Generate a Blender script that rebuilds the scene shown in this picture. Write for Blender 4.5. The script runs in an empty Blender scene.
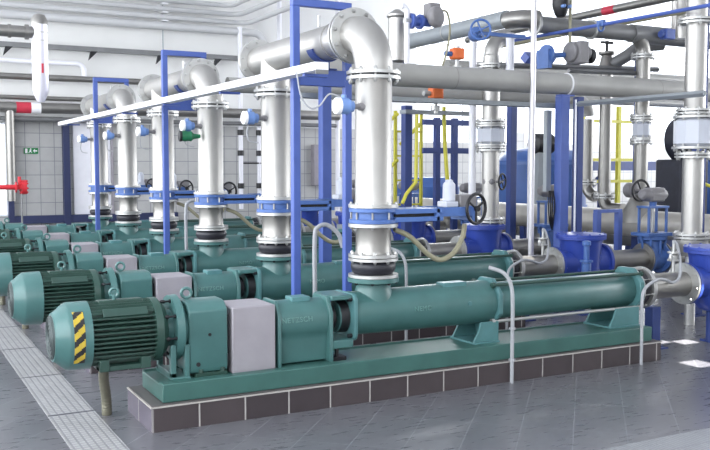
import bpy, math, random
from mathutils import Vector, Matrix
random.seed(4)
sc = bpy.context.scene
COL = sc.collection
PI = math.pi

# ------------------------------------------------------------------ materials
def lin(c):
    return c/12.92 if c <= 0.04045 else ((c+0.055)/1.055)**2.4
def rgb(r, g, b):
    return (lin(r/255), lin(g/255), lin(b/255), 1)

def mat(name, col, rough=.5, metal=0., var=.12, scale=9., bump=0., spec=.5, coat=0., rvar=.1):
    m = bpy.data.materials.new(name); m.use_nodes = True
    nt = m.node_tree; b = nt.nodes['Principled BSDF']
    tc = nt.nodes.new('ShaderNodeTexCoord')
    nz = nt.nodes.new('ShaderNodeTexNoise'); nz.inputs['Scale'].default_value = scale
    nz.inputs['Detail'].default_value = 5
    nt.links.new(tc.outputs['Object'], nz.inputs['Vector'])
    cr = nt.nodes.new('ShaderNodeValToRGB')
    c = rgb(*col)
    cr.color_ramp.elements[0].position = .3; cr.color_ramp.elements[1].position = .7
    cr.color_ramp.elements[0].color = tuple(x*(1-var) for x in c[:3])+(1,)
    cr.color_ramp.elements[1].color = tuple(min(1, x*(1+var)) for x in c[:3])+(1,)
    nt.links.new(nz.outputs['Fac'], cr.inputs['Fac'])
    nt.links.new(cr.outputs['Color'], b.inputs['Base Color'])
    mr = nt.nodes.new('ShaderNodeMapRange')
    mr.inputs['To Min'].default_value = max(.03, rough-rvar*.5); mr.inputs['To Max'].default_value = min(1, rough+rvar*.5)
    nt.links.new(nz.outputs['Fac'], mr.inputs['Value']); nt.links.new(mr.outputs['Result'], b.inputs['Roughness'])
    b.inputs['Metallic'].default_value = metal
    b.inputs['Specular IOR Level'].default_value = spec
    b.inputs['Coat Weight'].default_value = coat
    if bump:
        bp = nt.nodes.new('ShaderNodeBump'); bp.inputs['Strength'].default_value = bump; bp.inputs['Distance'].default_value = .003
        nt.links.new(nz.outputs['Fac'], bp.inputs['Height']); nt.links.new(bp.outputs['Normal'], b.inputs['Normal'])
    return m

GREEN = mat('pump green enamel', (68, 108, 106), .34, 0, .10, 6, .15, .5, .1)
GREEND = mat('motor green enamel', (43, 71, 63), .38, 0, .12, 8, .15)
GREENB = mat('base frame green', (58, 98, 92), .40, 0, .12, 5, .15)
TEAL = mat('light teal casting', (80, 124, 126), .38, 0, .12, 8, .1)
LETR = mat('raised lettering', (100, 142, 136), .4, 0, .05, 9)  # pump green lightened, in place of shading on the raised letters
DARKG = mat('dark grille', (74, 84, 84), .5, .2, .1, 12)
GUARD = mat('light grey guard sheet', (150, 146, 152), .5, 0, .06, 7)
STEEL = mat('stainless steel', (180, 178, 174), .42, .85, .05, 5, .04, .5, 0, .1)
STEEL2 = mat('dull stainless steel', (150, 148, 144), .38, .88, .08, 5, .05)
FLG = mat('zinc flange', (190, 190, 188), .38, .75, .06, 12)
BOLT = mat('zinc bolts', (170, 170, 168), .35, .8, .1, 30)
GPIPE = mat('grey painted pipe', (164, 163, 159), .42, .1, .07, 4, .06)
DPIPE = mat('dark grey pipe', (126, 127, 128), .4, .35, .1, 5)
WPIPE = mat('white plastic pipe', (232, 232, 238), .35, 0, .03, 6)
WTRAY = mat('white tray sheet', (240, 240, 244), .4, 0, .02, 5)
GTRAY = mat('grey tray sheet', (150, 156, 160), .4, .3, .06, 5)
BLUE = mat('blue painted steel', (72, 94, 164), .4, 0, .07, 6)
DBLUE = mat('dark blue painted steel', (46, 64, 122), .42, 0, .08, 6)
NBLUE = mat('navy frame paint', (40, 48, 84), .5, 0, .08, 6)
LBLUE = mat('light blue valve paint', (74, 106, 166), .38, 0, .10, 10)
SBLUE = mat('strainer blue enamel', (50, 72, 158), .35, 0, .08, 6, .05)
TANKB = mat('tank blue', (56, 92, 156), .45, 0, .10, 3)
TXB = mat('transmitter blue', (112, 144, 200), .35, 0, .06, 10)
WHITE = mat('white plastic', (238, 238, 240), .35, 0, .02, 8)
LGREY = mat('light grey casting', (196, 200, 210), .4, 0, .05, 4)
WALLP = mat('pale wall pipe', (196, 197, 198), .45, 0, .03, 1)
MGREY = mat('grey actuator casting', (128, 126, 128), .5, 0, .12, 9)
PSTEEL = mat('pale pipe steel', (206, 204, 208), .35, .5, .04, 5)
MANI = mat('pale brushed steel', (188, 184, 176), .45, .45, .08, 4)
RUBBER = mat('black rubber', (36, 36, 44), .45, 0, .15, 12)
BLACK = mat('black metal', (26, 26, 30), .45, 0, .15, 12)
DARK = mat('dark machinery', (44, 46, 58), .5, .1, .25, 8)
CLAD = mat('bright sheet cladding', (224, 222, 232), .3, .35, .03, 5)
RED = mat('red paint', (200, 44, 54), .45, 0, .1, 10)
MAG = mat('red pipe marker', (190, 50, 70), .5, 0, .05, 10)
YEL = mat('yellow rail paint', (196, 190, 62), .45, 0, .06, 8)
YELST = mat('tape yellow', (198, 172, 54), .5, 0, .06, 20)
ORNG = mat('orange actuator', (235, 118, 62), .45, 0, .06, 10)
HOSE = mat('grey hose', (162, 164, 168), .5, 0, .05, 20)
BHOSE = mat('beige hose', (150, 146, 122), .55, 0, .06, 20)
SPIRAL = mat('ribbed metal conduit', (122, 120, 104), .45, .5, .1, 40)
GRN = mat('green handle', (30, 110, 74), .45, 0, .06, 9)
SIGN = mat('sign green', (24, 130, 70), .5, 0, .02, 9)
PLD = mat('brown top tile', (92, 86, 86), .4, 0, .15, 9)
GROUT = mat('light edge trim', (176, 172, 166), .6, 0, .08, 12)
BRASS = mat('brass', (196, 150, 60), .35, .8, .06, 9)
CEIL = mat('ceiling white', (225, 226, 230), .8, 0, .02, 3)
FRAMEW = mat('window frame white', (226, 228, 234), .5, 0, .03, 3)
PLATE = mat('name plate', (110, 160, 150), .35, .2, .05, 9)

def tile_mat(name, c1, c2, grout, w, h, mortar, rotz=0., rough=.35, plane='XY', offset=0., shift=(0, 0, 0), noise=.15, bump=.3, streak=False):
    m = bpy.data.materials.new(name); m.use_nodes = True
    nt = m.node_tree; b = nt.nodes['Principled BSDF']
    tc = nt.nodes.new('ShaderNodeTexCoord'); mp = nt.nodes.new('ShaderNodeMapping')
    if plane == 'XY': mp.inputs['Rotation'].default_value = (0, 0, rotz)
    src = tc.outputs['Object']
    if plane in ('XZ', 'YZ'):
        sp = nt.nodes.new('ShaderNodeSeparateXYZ'); cb = nt.nodes.new('ShaderNodeCombineXYZ')
        nt.links.new(src, sp.inputs[0])
        if plane == 'XZ': nt.links.new(sp.outputs['X'], cb.inputs['X'])
        else: nt.links.new(sp.outputs['Y'], cb.inputs['X'])
        nt.links.new(sp.outputs['Z'], cb.inputs['Y']); src = cb.outputs[0]
    mp.inputs['Location'].default_value = shift
    nt.links.new(src, mp.inputs['Vector'])
    br = nt.nodes.new('ShaderNodeTexBrick'); br.offset = offset; br.squash = 1
    br.inputs['Scale'].default_value = 1; br.inputs['Brick Width'].default_value = w; br.inputs['Row Height'].default_value = h
    br.inputs['Mortar Size'].default_value = mortar; br.inputs['Mortar Smooth'].default_value = .3
    br.inputs['Color1'].default_value = rgb(*c1); br.inputs['Color2'].default_value = rgb(*c2); br.inputs['Mortar'].default_value = rgb(*grout)
    nt.links.new(mp.outputs[0], br.inputs['Vector'])
    nz = nt.nodes.new('ShaderNodeTexNoise'); nz.inputs['Scale'].default_value = 5.0; nz.inputs['Detail'].default_value = 5; nz.inputs['Roughness'].default_value = .6
    m2 = nt.nodes.new('ShaderNodeMapping'); m2.inputs['Scale'].default_value = (1, 5, 1) if streak else (1, 1, 1)
    m2.inputs['Rotation'].default_value = (0, 0, 1.0)
    nt.links.new(src, m2.inputs['Vector']); nt.links.new(m2.outputs[0], nz.inputs['Vector'])
    mx = nt.nodes.new('ShaderNodeMix'); mx.data_type = 'RGBA'; mx.blend_type = 'MULTIPLY'; mx.inputs['Factor'].default_value = 1
    cr = nt.nodes.new('ShaderNodeValToRGB'); cr.color_ramp.elements[0].position = .15; cr.color_ramp.elements[1].position = .85
    v = 1-noise*2; cr.color_ramp.elements[0].color = (v, v, v, 1); cr.color_ramp.elements[1].color = (1.08, 1.08, 1.08, 1)
    nt.links.new(nz.outputs['Fac'], cr.inputs['Fac'])
    nt.links.new(br.outputs['Color'], mx.inputs[6]); nt.links.new(cr.outputs['Color'], mx.inputs[7])
    nt.links.new(mx.outputs[2], b.inputs['Base Color'])
    mr = nt.nodes.new('ShaderNodeMapRange'); mr.inputs['To Min'].default_value = rough-.02; mr.inputs['To Max'].default_value = rough+.04
    nt.links.new(nz.outputs['Fac'], mr.inputs['Value']); nt.links.new(mr.outputs['Result'], b.inputs['Roughness'])
    bp = nt.nodes.new('ShaderNodeBump'); bp.inputs['Strength'].default_value = bump; bp.inputs['Distance'].default_value = .003; bp.invert = True
    nt.links.new(br.outputs['Fac'], bp.inputs['Height']); nt.links.new(bp.outputs['Normal'], b.inputs['Normal'])
    return m

FLOOR = tile_mat('slate floor tiles', (108, 108, 113), (100, 100, 106), (130, 131, 137), .32, .64, .0035, math.radians(-47+90), .27, 'XY', .0, (0.06, 0.1, 0), .13, .25, True)
STRIP = tile_mat('ribbed light floor strip', (178, 178, 178), (168, 168, 169), (140, 140, 143), .045, .045, .008, 0, .42, 'XY', 0, (0, 0, 0), .14, 1.0)
STRIP2 = tile_mat('grey ribbed floor strip', (146, 148, 152), (140, 142, 146), (124, 126, 130), .03, .4, .006, 0, .4, 'XY', 0, (0, 0, 0), .08, .5)
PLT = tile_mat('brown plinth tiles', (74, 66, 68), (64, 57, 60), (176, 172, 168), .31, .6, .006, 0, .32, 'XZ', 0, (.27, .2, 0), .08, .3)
PLE = tile_mat('plinth end tiles', (110, 104, 116), (100, 94, 106), (176, 172, 168), .31, .6, .006, 0, .25, 'YZ', 0, (.03, .2, 0), .08, .3)  # end tiles coloured paler, reflected light put into the tile colour
WALLT = tile_mat('grey wall tiles', (186, 186, 184), (180, 180, 179), (130, 132, 138), .31, .31, .008, 0, .4, 'XZ', 0, (.1, .1, 0), .04, .3)
PLASTER = mat('pale wall plaster', (228, 228, 226), .8, 0, .03, 1.5)

# ------------------------------------------------------------------ mesh builder
def basis(ax):
    a = Vector(ax).normalized()
    t = Vector((0, 0, 1)) if abs(a.z) < .9 else Vector((1, 0, 0))
    u = t.cross(a).normalized(); v = a.cross(u)
    return a, u, v

class MB:
    def __init__(s): s.v = []; s.f = []; s.fm = []; s.mi = 0
    def add(s, vs, fs):
        o = len(s.v); s.v += [tuple(p) for p in vs]
        for f in fs: s.f.append(tuple(i+o for i in f)); s.fm.append(s.mi)
        return s
    def box(s, x0, x1, y0, y1, z0, z1, M=None):
        vs = [Vector(p) for p in ((x0, y0, z0), (x1, y0, z0), (x1, y1, z0), (x0, y1, z0), (x0, y0, z1), (x1, y0, z1), (x1, y1, z1), (x0, y1, z1))]
        if M is not None: vs = [M @ p for p in vs]
        return s.add(vs, [(0, 3, 2, 1), (4, 5, 6, 7), (0, 1, 5, 4), (1, 2, 6, 5), (2, 3, 7, 6), (3, 0, 4, 7)])
    def lathe(s, o, ax, prof, n=28, arc=None):
        a, u, v = basis(ax); o = Vector(o); vs = []; fs = []
        for t, r in prof:
            for i in range(n):
                w = 2*PI*i/n; vs.append(o+a*t+(u*math.cos(w)+v*math.sin(w))*max(r, 1e-5))
        for k in range(len(prof)-1):
            for i in range(n):
                j = (i+1) % n; fs.append((k*n+i, k*n+j, (k+1)*n+j, (k+1)*n+i))
        if prof[0][1] > 1e-4: fs.append(tuple(range(n-1, -1, -1)))
        if prof[-1][1] > 1e-4: fs.append(tuple((len(prof)-1)*n+i for i in range(n)))
        return s.add(vs, fs)
    def cyl(s, p0, p1, r, n=20, r2=None):
        p0 = Vector(p0); p1 = Vector(p1); L = (p1-p0).length
        return s.lathe(p0, p1-p0, [(0, r), (L, r if r2 is None else r2)], n)
    def ring(s, c, ax, R, r, th, n=28):      # flat annulus
        a, u, v = basis(ax); c = Vector(c); vs = []; fs = []
        for t, q in ((-th/2, r), (-th/2, R), (th/2, R), (th/2, r)):
            for i in range(n):
                w = 2*PI*i/n; vs.append(c+a*t+(u*math.cos(w)+v*math.sin(w))*q)
        for k in range(4):
            for i in range(n):
                j = (i+1) % n; k2 = (k+1) % 4; fs.append((k*n+i, k*n+j, k2*n+j, k2*n+i))
        return s.add(vs, fs)
    def torus(s, c, ax, R, r, n=28, m=10):
        a, u, v = basis(ax); c = Vector(c); vs = []; fs = []
        for i in range(n):
            w = 2*PI*i/n; d = u*math.cos(w)+v*math.sin(w)
            for j in range(m):
                q = 2*PI*j/m; vs.append(c+d*(R+r*math.cos(q))+a*r*math.sin(q))
        for i in range(n):
            for j in range(m):
                fs.append((i*m+j, ((i+1) % n)*m+j, ((i+1) % n)*m+(j+1) % m, i*m+(j+1) % m))
        return s.add(vs, fs)
    def tube(s, pts, r, n=14):
        P = [Vector(p) for p in pts]; vs = []; fs = []
        rr = r if isinstance(r, (list, tuple)) else [r]*len(P)
        t = (P[1]-P[0]).normalized(); _, u, v = basis(t)
        for k, p in enumerate(P):
            if k == 0: tt = (P[1]-P[0])
            elif k == len(P)-1: tt = P[-1]-P[-2]
            else: tt = (P[k+1]-P[k]).normalized()+(P[k]-P[k-1]).normalized()
            tt.normalize(); u = (u-tt*u.dot(tt)).normalized(); v = tt.cross(u)
            for i in range(n):
                w = 2*PI*i/n; vs.append(p+(u*math.cos(w)+v*math.sin(w))*rr[k])
        for k in range(len(P)-1):
            for i in range(n):
                j = (i+1) % n; fs.append((k*n+i, k*n+j, (k+1)*n+j, (k+1)*n+i))
        fs.append(tuple(range(n-1, -1, -1))); fs.append(tuple((len(P)-1)*n+i for i in range(n)))
        return s.add(vs, fs)
    def prism(s, poly, ax, a, b):            # poly in the two other axes, extruded along ax from a to b
        def P(t, q):
            return {'x': (t, q[0], q[1]), 'y': (q[0], t, q[1]), 'z': (q[0], q[1], t)}[ax]
        n = len(poly); vs = [P(a, q) for q in poly]+[P(b, q) for q in poly]
        fs = [(i, (i+1) % n, n+(i+1) % n, n+i) for i in range(n)]+[tuple(range(n-1, -1, -1)), tuple(range(n, 2*n))]
        return s.add(vs, fs)
    def bolts(s, c, ax, R, n, r, th, ph=.2):
        a, u, v = basis(ax); c = Vector(c)
        for i in range(n):
            w = 2*PI*(i+ph)/n; q = c+(u*math.cos(w)+v*math.sin(w))*R
            s.lathe(q-a*th/2, a, [(0, r*.55), (th*.14, r), (th*.3, r), (th*.3, r*.55), (th*.7, r*.55), (th*.7, r), (th*.86, r), (th, r*.55)], 6)
        return s
    def build(s, name, m, parent=None, bevel=0, smooth=True, ang=38):
        me = bpy.data.meshes.new(name)
        o = bpy.data.objects.new(name, me); COL.objects.link(o)
        off = Vector((0, 0, 0))
        if parent is not None:
            o.parent = parent; r = parent
            while r.parent: r = r.parent
            off = Vector(r.location)
        me.from_pydata([tuple(Vector(p)-off) for p in s.v], [], s.f)
        ms = m if isinstance(m, (list, tuple)) else [m]
        for q in ms: me.materials.append(q)
        if len(ms) > 1: me.polygons.foreach_set('material_index', s.fm)
        me.update()
        import bmesh
        bm = bmesh.new(); bm.from_mesh(me); bmesh.ops.recalc_face_normals(bm, faces=bm.faces[:]); bm.to_mesh(me); bm.free()
        if smooth:
            me.polygons.foreach_set('use_smooth', [True]*len(me.polygons)); me.set_sharp_from_angle(angle=math.radians(ang))
        if bevel:
            b = o.modifiers.new('edge', 'BEVEL'); b.width = bevel; b.segments = 2; b.limit_method = 'ANGLE'; b.angle_limit = math.radians(40)
        return o

def arcpts(p, d1, d2, r, n=10):
    """quarter bend that starts at p going d1 and leaves going d2"""
    p = Vector(p); d1 = Vector(d1); d2 = Vector(d2); c = p+d2*r
    return [c-d2*r*math.cos(PI/2*i/n)+d1*r*math.sin(PI/2*i/n) for i in range(n+1)]
def spline(pts, k=8):
    P = [Vector(p) for p in pts]; P = [P[0]*2-P[1]]+P+[P[-1]*2-P[-2]]; out = []
    for i in range(1, len(P)-2):
        for j in range(k):
            t = j/k; a, b, c, d = P[i-1], P[i], P[i+1], P[i+2]
            out.append(.5*((2*b)+(c-a)*t+(2*a-5*b+4*c-d)*t*t+(3*b-a-3*c+d)*t**3))
    return out+[P[-2]]

def thing(name, label, cat, loc=(0, 0, 0), group=None):
    o = bpy.data.objects.new(name, None); COL.objects.link(o); o.location = loc; o.empty_display_size = .1
    o['label'] = label; o['category'] = cat
    if group: o['group'] = group
    return o
def tag(o, label, cat, group=None, kind=None):
    o['label'] = label; o['category'] = cat
    if group: o['group'] = group
    if kind: o['kind'] = kind
    return o
def struct(o): o['kind'] = 'structure'; return o
def copy_tree(o, parent=None):
    c = o.copy(); COL.objects.link(c); c.parent = parent
    for ch in list(o.children): copy_tree(ch, c)
    return c
bpy_children = lambda o: list(o.children)

def bolt_objs(parent, c, ax, R, n, r, th, m=None, ph=.3):
    a, u, v = basis(ax); c = Vector(c)
    for i in range(n):
        w = 2*PI*(i+ph)/n; q = c+(u*math.cos(w)+v*math.sin(w))*R
        MB().lathe(q-a*th/2, a, [(0, r*.5), (th*.12, r), (th*.28, r), (th*.28, r*.5), (th*.72, r*.5), (th*.72, r), (th*.88, r), (th, r*.5)], 6).build('bolt', m or BOLT, parent)

# ------------------------------------------------------------------ camera
cam = bpy.data.cameras.new('camera'); co = bpy.data.objects.new('camera', cam); COL.objects.link(co)
co.location = (0, 0, 1.65)
az = math.radians(61.6); pt = math.atan(59/892)
F = Vector((math.cos(az)*math.cos(pt), math.sin(az)*math.cos(pt), -math.sin(pt)))
co.rotation_euler = F.to_track_quat('-Z', 'Y').to_euler()
cam.sensor_width = 36; cam.lens = 892/710*36; cam.clip_end = 200
sc.camera = co

# ------------------------------------------------------------------ room shell
XL, XR, YF, YB, ZC = -4.0, 24.0, -4.0, 20.9, 6.8
struct(MB().box(XL-.2, XR+.2, YF-.2, YB+.2, -.15, 0).build('floor', FLOOR, smooth=False))
struct(MB().box(.97, 1.27, YF+.2, 19.0, 0.0, .004).build('trim_1', STRIP, smooth=False))
struct(MB().box(1.4, 9.5, 3.45, 3.80, 0.0, .004).build('trim_2', STRIP2, smooth=False))
j = MB()
for y in [2.45+1.2*i for i in range(12)]: j.box(.97, 1.27, y-.008, y+.008, .004, .0055)
struct(j.build('trim_3', DARK, smooth=False))
def wall_with_openings(name, axis, pos, thick, u0, u1, z0, z1, opens, m, zsplit=None, m2=None):
    """wall plane; opens = list of (ua, ub, za, zb) sorted in u, no overlaps"""
    def seg(mb, a, b, c, d):
        if b-a < 1e-4 or d-c < 1e-4: return
        if axis == 'y': mb.box(a, b, pos, pos+thick, c, d)
        else: mb.box(pos, pos+thick, a, b, c, d)
    mb = MB()
    def fill(a, b, c, d):
        if zsplit and c < zsplit < d:
            mb.mi = 0; seg(mb, a, b, c, zsplit); mb.mi = 1; seg(mb, a, b, zsplit, d)
        else:
            mb.mi = 1 if (zsplit and c >= zsplit) else 0; seg(mb, a, b, c, d)
    cur = u0
    for a, b, c, d in opens:
        fill(cur, a, z0, z1); fill(a, b, z0, c); fill(a, b, d, z1); cur = b
    fill(cur, u1, z0, z1)
    return struct(mb.build(name, [m, m2] if m2 else m, smooth=False))
def window(idx, axis, pos, a, b, c, d, nu, nz, t=.05, w=.06):
    root = bpy.data.objects.new('window_%d' % idx, None); COL.objects.link(root); struct(root)
    mb = MB()
    for i in range(nu+1):
        u = a+(b-a)*i/nu; u0, u1 = max(a, u-w/2), min(b, u+w/2)
        mb.box(*((u0, u1, pos, pos+t) if axis == 'y' else (pos, pos+t, u0, u1)), c, d)
    for i in range(nz+1):
        z = c+(d-c)*i/nz; za, zb = max(c, z-w/2), min(d, z+w/2)
        mb.box(*((a, b, pos+.004, pos+t-.004) if axis == 'y' else (pos+.004, pos+t-.004, a, b)), za, zb)
    struct(mb.build('window_frame', FRAMEW, root, smooth=False))
BW = [(1.95, 2.62, .55, 2.6), (13.2, 16.4, 2.3, 6.4), (17.0, 20.2, 2.3, 6.4), (20.8, 23.8, 2.3, 6.4)]
wall_with_openings('wall_back', 'y', YB, .2, XL, XR, 0, ZC, BW, WALLT, 2.62, PLASTER)
window(1, 'y', YB+.06, *BW[0], 1, 1); window(2, 'y', YB+.06, *BW[1], 2, 3); window(6, 'y', YB+.06, *BW[2], 2, 3); window(7, 'y', YB+.06, *BW[3], 2, 3)
LW = [(-3.4, 20.2, .9, 6.3)]
wall_with_openings('wall_left', 'x', XL-.2, .2, YF, YB, 0, ZC, LW, PLASTER)
window(3, 'x', XL-.12, *LW[0], 14, 3)
RW = [(-3.2, 20.0, 1.6, 6.4)]
wall_with_openings('wall_right', 'x', XR, .2, YF, YB, 0, ZC, RW, PLASTER)
window(4, 'x', XR+.06, *RW[0], 14, 3)
FW = [(-3.2, 6.0, 4.2, 6.3)]
wall_with_openings('wall_front', 'y', YF-.2, .2, XL, XR, 0, ZC, FW, PLASTER)
window(5, 'y', YF-.12, *FW[0], 5, 1)
# door at the back, leaf painted white for bright window light, and the navy steel frame round the tiled bay
d = bpy.data.objects.new('door_1', None); COL.objects.link(d); struct(d)
struct(MB().box(4.02, 4.86, YB-.05, YB, .55, 2.62).build('door_leaf', WPIPE, d, bevel=.01))
struct(MB().box(4.86, 4.92, YB-.09, YB, .3, 2.68).box(3.98, 4.92, YB-.09, YB, 2.62, 2.70).build('door_frame', GUARD, d))
t = thing('steel_portal', 'navy blue steel portal framing the tiled bay of the far wall', 'frame', (3.3, YB-.2, 0))
MB().box(2.60, 2.72, YB-.22, YB-.04, 0, 2.85).build('post', NBLUE, t); MB().box(3.78, 3.92, YB-.22, YB-.04, 0, 2.72).build('post', NBLUE, t)
MB().box(2.72, 3.78, YB-.20, YB-.04, 2.62, 2.74).build('beam', DPIPE, t); MB().box(2.72, 6.4, YB-.20, YB-.04, .38, .55).build('bottom_rail', NBLUE, t)
struct(MB().box(XL, XR, YB-.03, YB, 0, .14).build('baseboard_back', NBLUE, smooth=False))
# ceiling with added holes, cut to drop sun patches at the right
SUN = Vector((.0, .9, -1.0)).normalized()       # travel direction of the sunlight
patches = [(6.03, 5.10, .22, .26), (6.44, 5.93, .22, .20), (6.68, 5.80, .20, .20), (6.10, 8.06, .16, .20)]
cb = MB(); holes = []
for (px, py, sx, sy) in patches:
    k = ZC/SUN.z; holes.append((px+SUN.x*k, py+SUN.y*k, sx, sy))
holes.sort(key=lambda h: h[1])
xs = sorted({XL-.2, XR+.2} | {h[0]-h[2]/2 for h in holes} | {h[0]+h[2]/2 for h in holes})
ys = sorted({YF-.2, YB+.2} | {h[1]-h[3]/2 for h in holes} | {h[1]+h[3]/2 for h in holes})
for a, b in zip(xs, xs[1:]):
    for c, e in zip(ys, ys[1:]):
        mx, my = (a+b)/2, (c+e)/2
        if any(abs(mx-h[0]) < h[2]/2 and abs(my-h[1]) < h[3]/2 for h in holes): continue
        cb.box(a, b, c, e, ZC, ZC+.04)
struct(cb.build('ceiling', CEIL, smooth=False))

# ------------------------------------------------------------------ pumps
S = 1.79; Y0 = 5.70; NP = 6
YP = [Y0+S*i for i in range(NP)]
ORD = ['first', 'second', 'third', 'fourth', 'fifth', 'sixth']
PX = 3.235
AZ = .59                                     # axis height

def text_on(parent, s, size, x, yc, zc, R, ang, m, name='lettering'):
    cu = bpy.data.curves.new('t', 'FONT'); cu.body = s; cu.size = size; cu.extrude = .003; cu.align_x = 'CENTER'; cu.space_character = 1.1
    to = bpy.data.objects.new('t', cu); COL.objects.link(to)
    bpy.context.view_layer.update()
    me = bpy.data.meshes.new_from_object(to.evaluated_get(bpy.context.evaluated_depsgraph_get()))
    bpy.data.objects.remove(to)
    off = parent
    while off.parent: off = off.parent
    off = Vector(off.location)
    for v in me.vertices:
        X, Yv, Z = v.co; a = ang+Yv/R; r = R+.002+Z
        v.co = Vector((x+X, yc-math.cos(a)*r, zc+math.sin(a)*r))-off
    me.materials.clear(); me.materials.append(m); me.name = name
    o = bpy.data.objects.new(name, me); COL.objects.link(o); o.parent = parent
    return o

def make_pump():
    y = Y0
    t = thing('screw_pump', 'x', 'pump', (1.56, y, .165), 'green screw pumps in a row')
    # base frame: channel with recessed top
    b = MB().prism([(y-.29, .165), (y+.20, .165), (y+.20, .285), (y+.175, .285), (y+.175, .272), (y-.20, .272), (y-.20, .285), (y-.29, .285)], 'x', 1.56, 5.80)
    bf = b.build('base_frame', GREENB, t, bevel=.006)
    # motor
    mo = MB().lathe((0, y, AZ), (1, 0, 0), [(.985, .05), (.985, .150), (1.0, .158), (1.055, .203), (1.075, .212), (1.20, .214), (1.20, .20)], 40).build('fan_cowl', GREEN, t)
    g = MB().lathe((0, y, AZ), (1, 0, 0), [(.976, .0), (.976, .135), (.99, .14)], 32)
    for r in (.03, .055, .08, .105, .125): g.torus((.974, y, AZ), (1, 0, 0), r, .004, 28, 6)
    g.build('fan_grille', DARKG, mo)
    f = MB().cyl((1.19, y, AZ), (1.60, y, AZ), .145, 36)
    for k in range(-5, 6):
        zf = k*.029; ro = math.sqrt(max(.01, .204**2-zf**2))
        for sg in (-1, 1): f.box(1.20, 1.60, y+sg*.09 if sg > 0 else y-ro, y+ro if sg > 0 else y-.09, AZ+zf-.0045, AZ+zf+.0045)
    for k in range(-4, 5):
        yf = k*.03; f.box(1.20, 1.60, y+yf-.003, y+yf+.003, AZ+.1, AZ+math.sqrt(.204**2-yf**2)); f.box(1.20, 1.60, y+yf-.003, y+yf+.003, AZ-math.sqrt(.2**2-yf**2), AZ-.1)
    f.build('finned_stator', GREEND, t)
    for w, (r0, wd) in ((math.radians(44), (.198, .06)), (math.radians(-4), (.196, .10))):
        M = Matrix.Translation((0, y, AZ)) @ Matrix.Rotation(w, 4, 'X')
        MB().box(1.27, 1.55, -wd/2, wd/2, r0-.02, r0+.014, M).build('cover_rail', GREEND, t, bevel=.004)
    MB().box(1.24, 1.30, y-.17, y-.07, AZ-.215, AZ-.14).box(1.50, 1.56, y-.17, y-.07, AZ-.215, AZ-.14).box(1.24, 1.56, y-.16, y+.16, AZ-.215, AZ-.185).build('mounting_foot', GREEND, t, bevel=.004)
    e = MB().torus((1.375, y, .845), (.3, 1, 0), .026, .010, 18, 8).cyl((1.375, y, .79), (1.375, y, .83), .012, 10).build('eye_bolt', GREEN, t)
    es = MB().lathe((0, y, AZ), (1, 0, 0), [(1.60, .19), (1.605, .206), (1.65, .208), (1.665, .19), (1.69, .165), (1.69, .12)], 36).build('end_shield', GREEND, t)
    fl = MB().lathe((0, y, AZ), (1, 0, 0), [(1.690, .12), (1.738, .12), (1.738, .212), (1.785, .216), (1.81, .17), (1.83, .15)], 36).build('motor_flange', GREEN, t)
    bolt_objs(fl, (1.71, y, AZ), (1, 0, 0), .185, 8, .014, .085, BLACK)
    # gearbox
    gb = MB().prism([(y-.155, .30), (y+.155, .30), (y+.17, .34), (y+.17, .71), (y+.12, .755), (y+.05, .768), (y-.05, .768), (y-.12, .755), (y-.17, .71), (y-.17, .34)], 'x', 1.82, 2.085).build('gearbox', GREEN, t, bevel=.01)
    MB().torus((1.86, y, .81), (.3, 1, 0), .032, .011, 18, 8).cyl((1.86, y, .74), (1.86, y, .775), .014, 10).build('eye_bolt', GREEN, gb)
    MB().cyl((1.96, y-.176, .55), (1.96, y-.168, .55), .011, 12).build('drain_plug', BLACK, gb); MB().cyl((1.88, y-.176, .36), (1.88, y-.168, .36), .014, 12).build('drain_plug', BLACK, gb)
    MB().box(1.70, 1.735, y-.17, y-.13, .285, .50).box(1.70, 1.735, y+.13, y+.17, .285, .50).box(1.70, 1.735, y-.17, y+.17, .285, .32).box(1.79, 1.82, y-.18, y-.12, .285, .50).box(1.79, 1.82, y+.12, y+.18, .285, .50).box(1.70, 1.82, y-.2, y+.2, .272, .295).build('motor_bracket', GREEN, t, bevel=.004)
    MB().box(1.86, 2.08, y-.17, y+.17, .272, .30).cyl((1.9, y-.16, .30), (1.9, y-.16, .325), .016, 6).cyl((2.05, y-.16, .30), (2.05, y-.16, .325), .016, 6).build('gearbox_foot', GREEND, gb)
    # coupling guard
    MB().box(2.115, 2.425, y-.175, y+.165, .272, .715).build('coupling_guard', GUARD, t, bevel=.008)
    MB().box(2.085, 2.115, y-.10, y+.10, .40, .66).build('shaft_seal_gap', BLACK, t)
    # bearing housing
    R = .150; zc = .565
    poly = [(y+R*math.cos(a), zc+R*math.sin(a)) for a in [PI*i/18 for i in range(-4, 23)]]
    poly = poly+[(y-.112, .44), (y-.108, .285), (y+.108, .285), (y+.112, .44)]
    bh = MB().prism(poly, 'x', 2.47, 2.85).build('bearing_housing', GREEN, t, bevel=.004)
    MB().prism([(y-.165, .272), (y+.165, .272), (y+.165, .62), (y+.10, .725), (y-.10, .725), (y-.165, .62)], 'x', 2.448, 2.474).build('end_plate', GREEN, t, bevel=.004)
    MB().prism([(y-.165, .272), (y+.165, .272), (y+.165, .62), (y+.10, .735), (y-.10, .735), (y-.165, .62)], 'x', 2.842, 2.87).build('end_plate', GREEN, t, bevel=.004)
    MB().box(2.60, 2.74, y-.06, y+.06, .70, .735).build('housing_pad', TEAL, bh, bevel=.004)
    text_on(bh, 'NETZSCH', .05, 2.60, y, zc, R, .06, LETR)
    # open lantern with shaft
    MB().box(2.87, 3.035, y-.14, y+.14, .70, .735).build('lantern_bridge', GREEN, t, bevel=.008); MB().box(2.87, 3.035, y-.16, y+.16, .36, .42).build('lantern_bridge', GREEN, t, bevel=.008)
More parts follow.
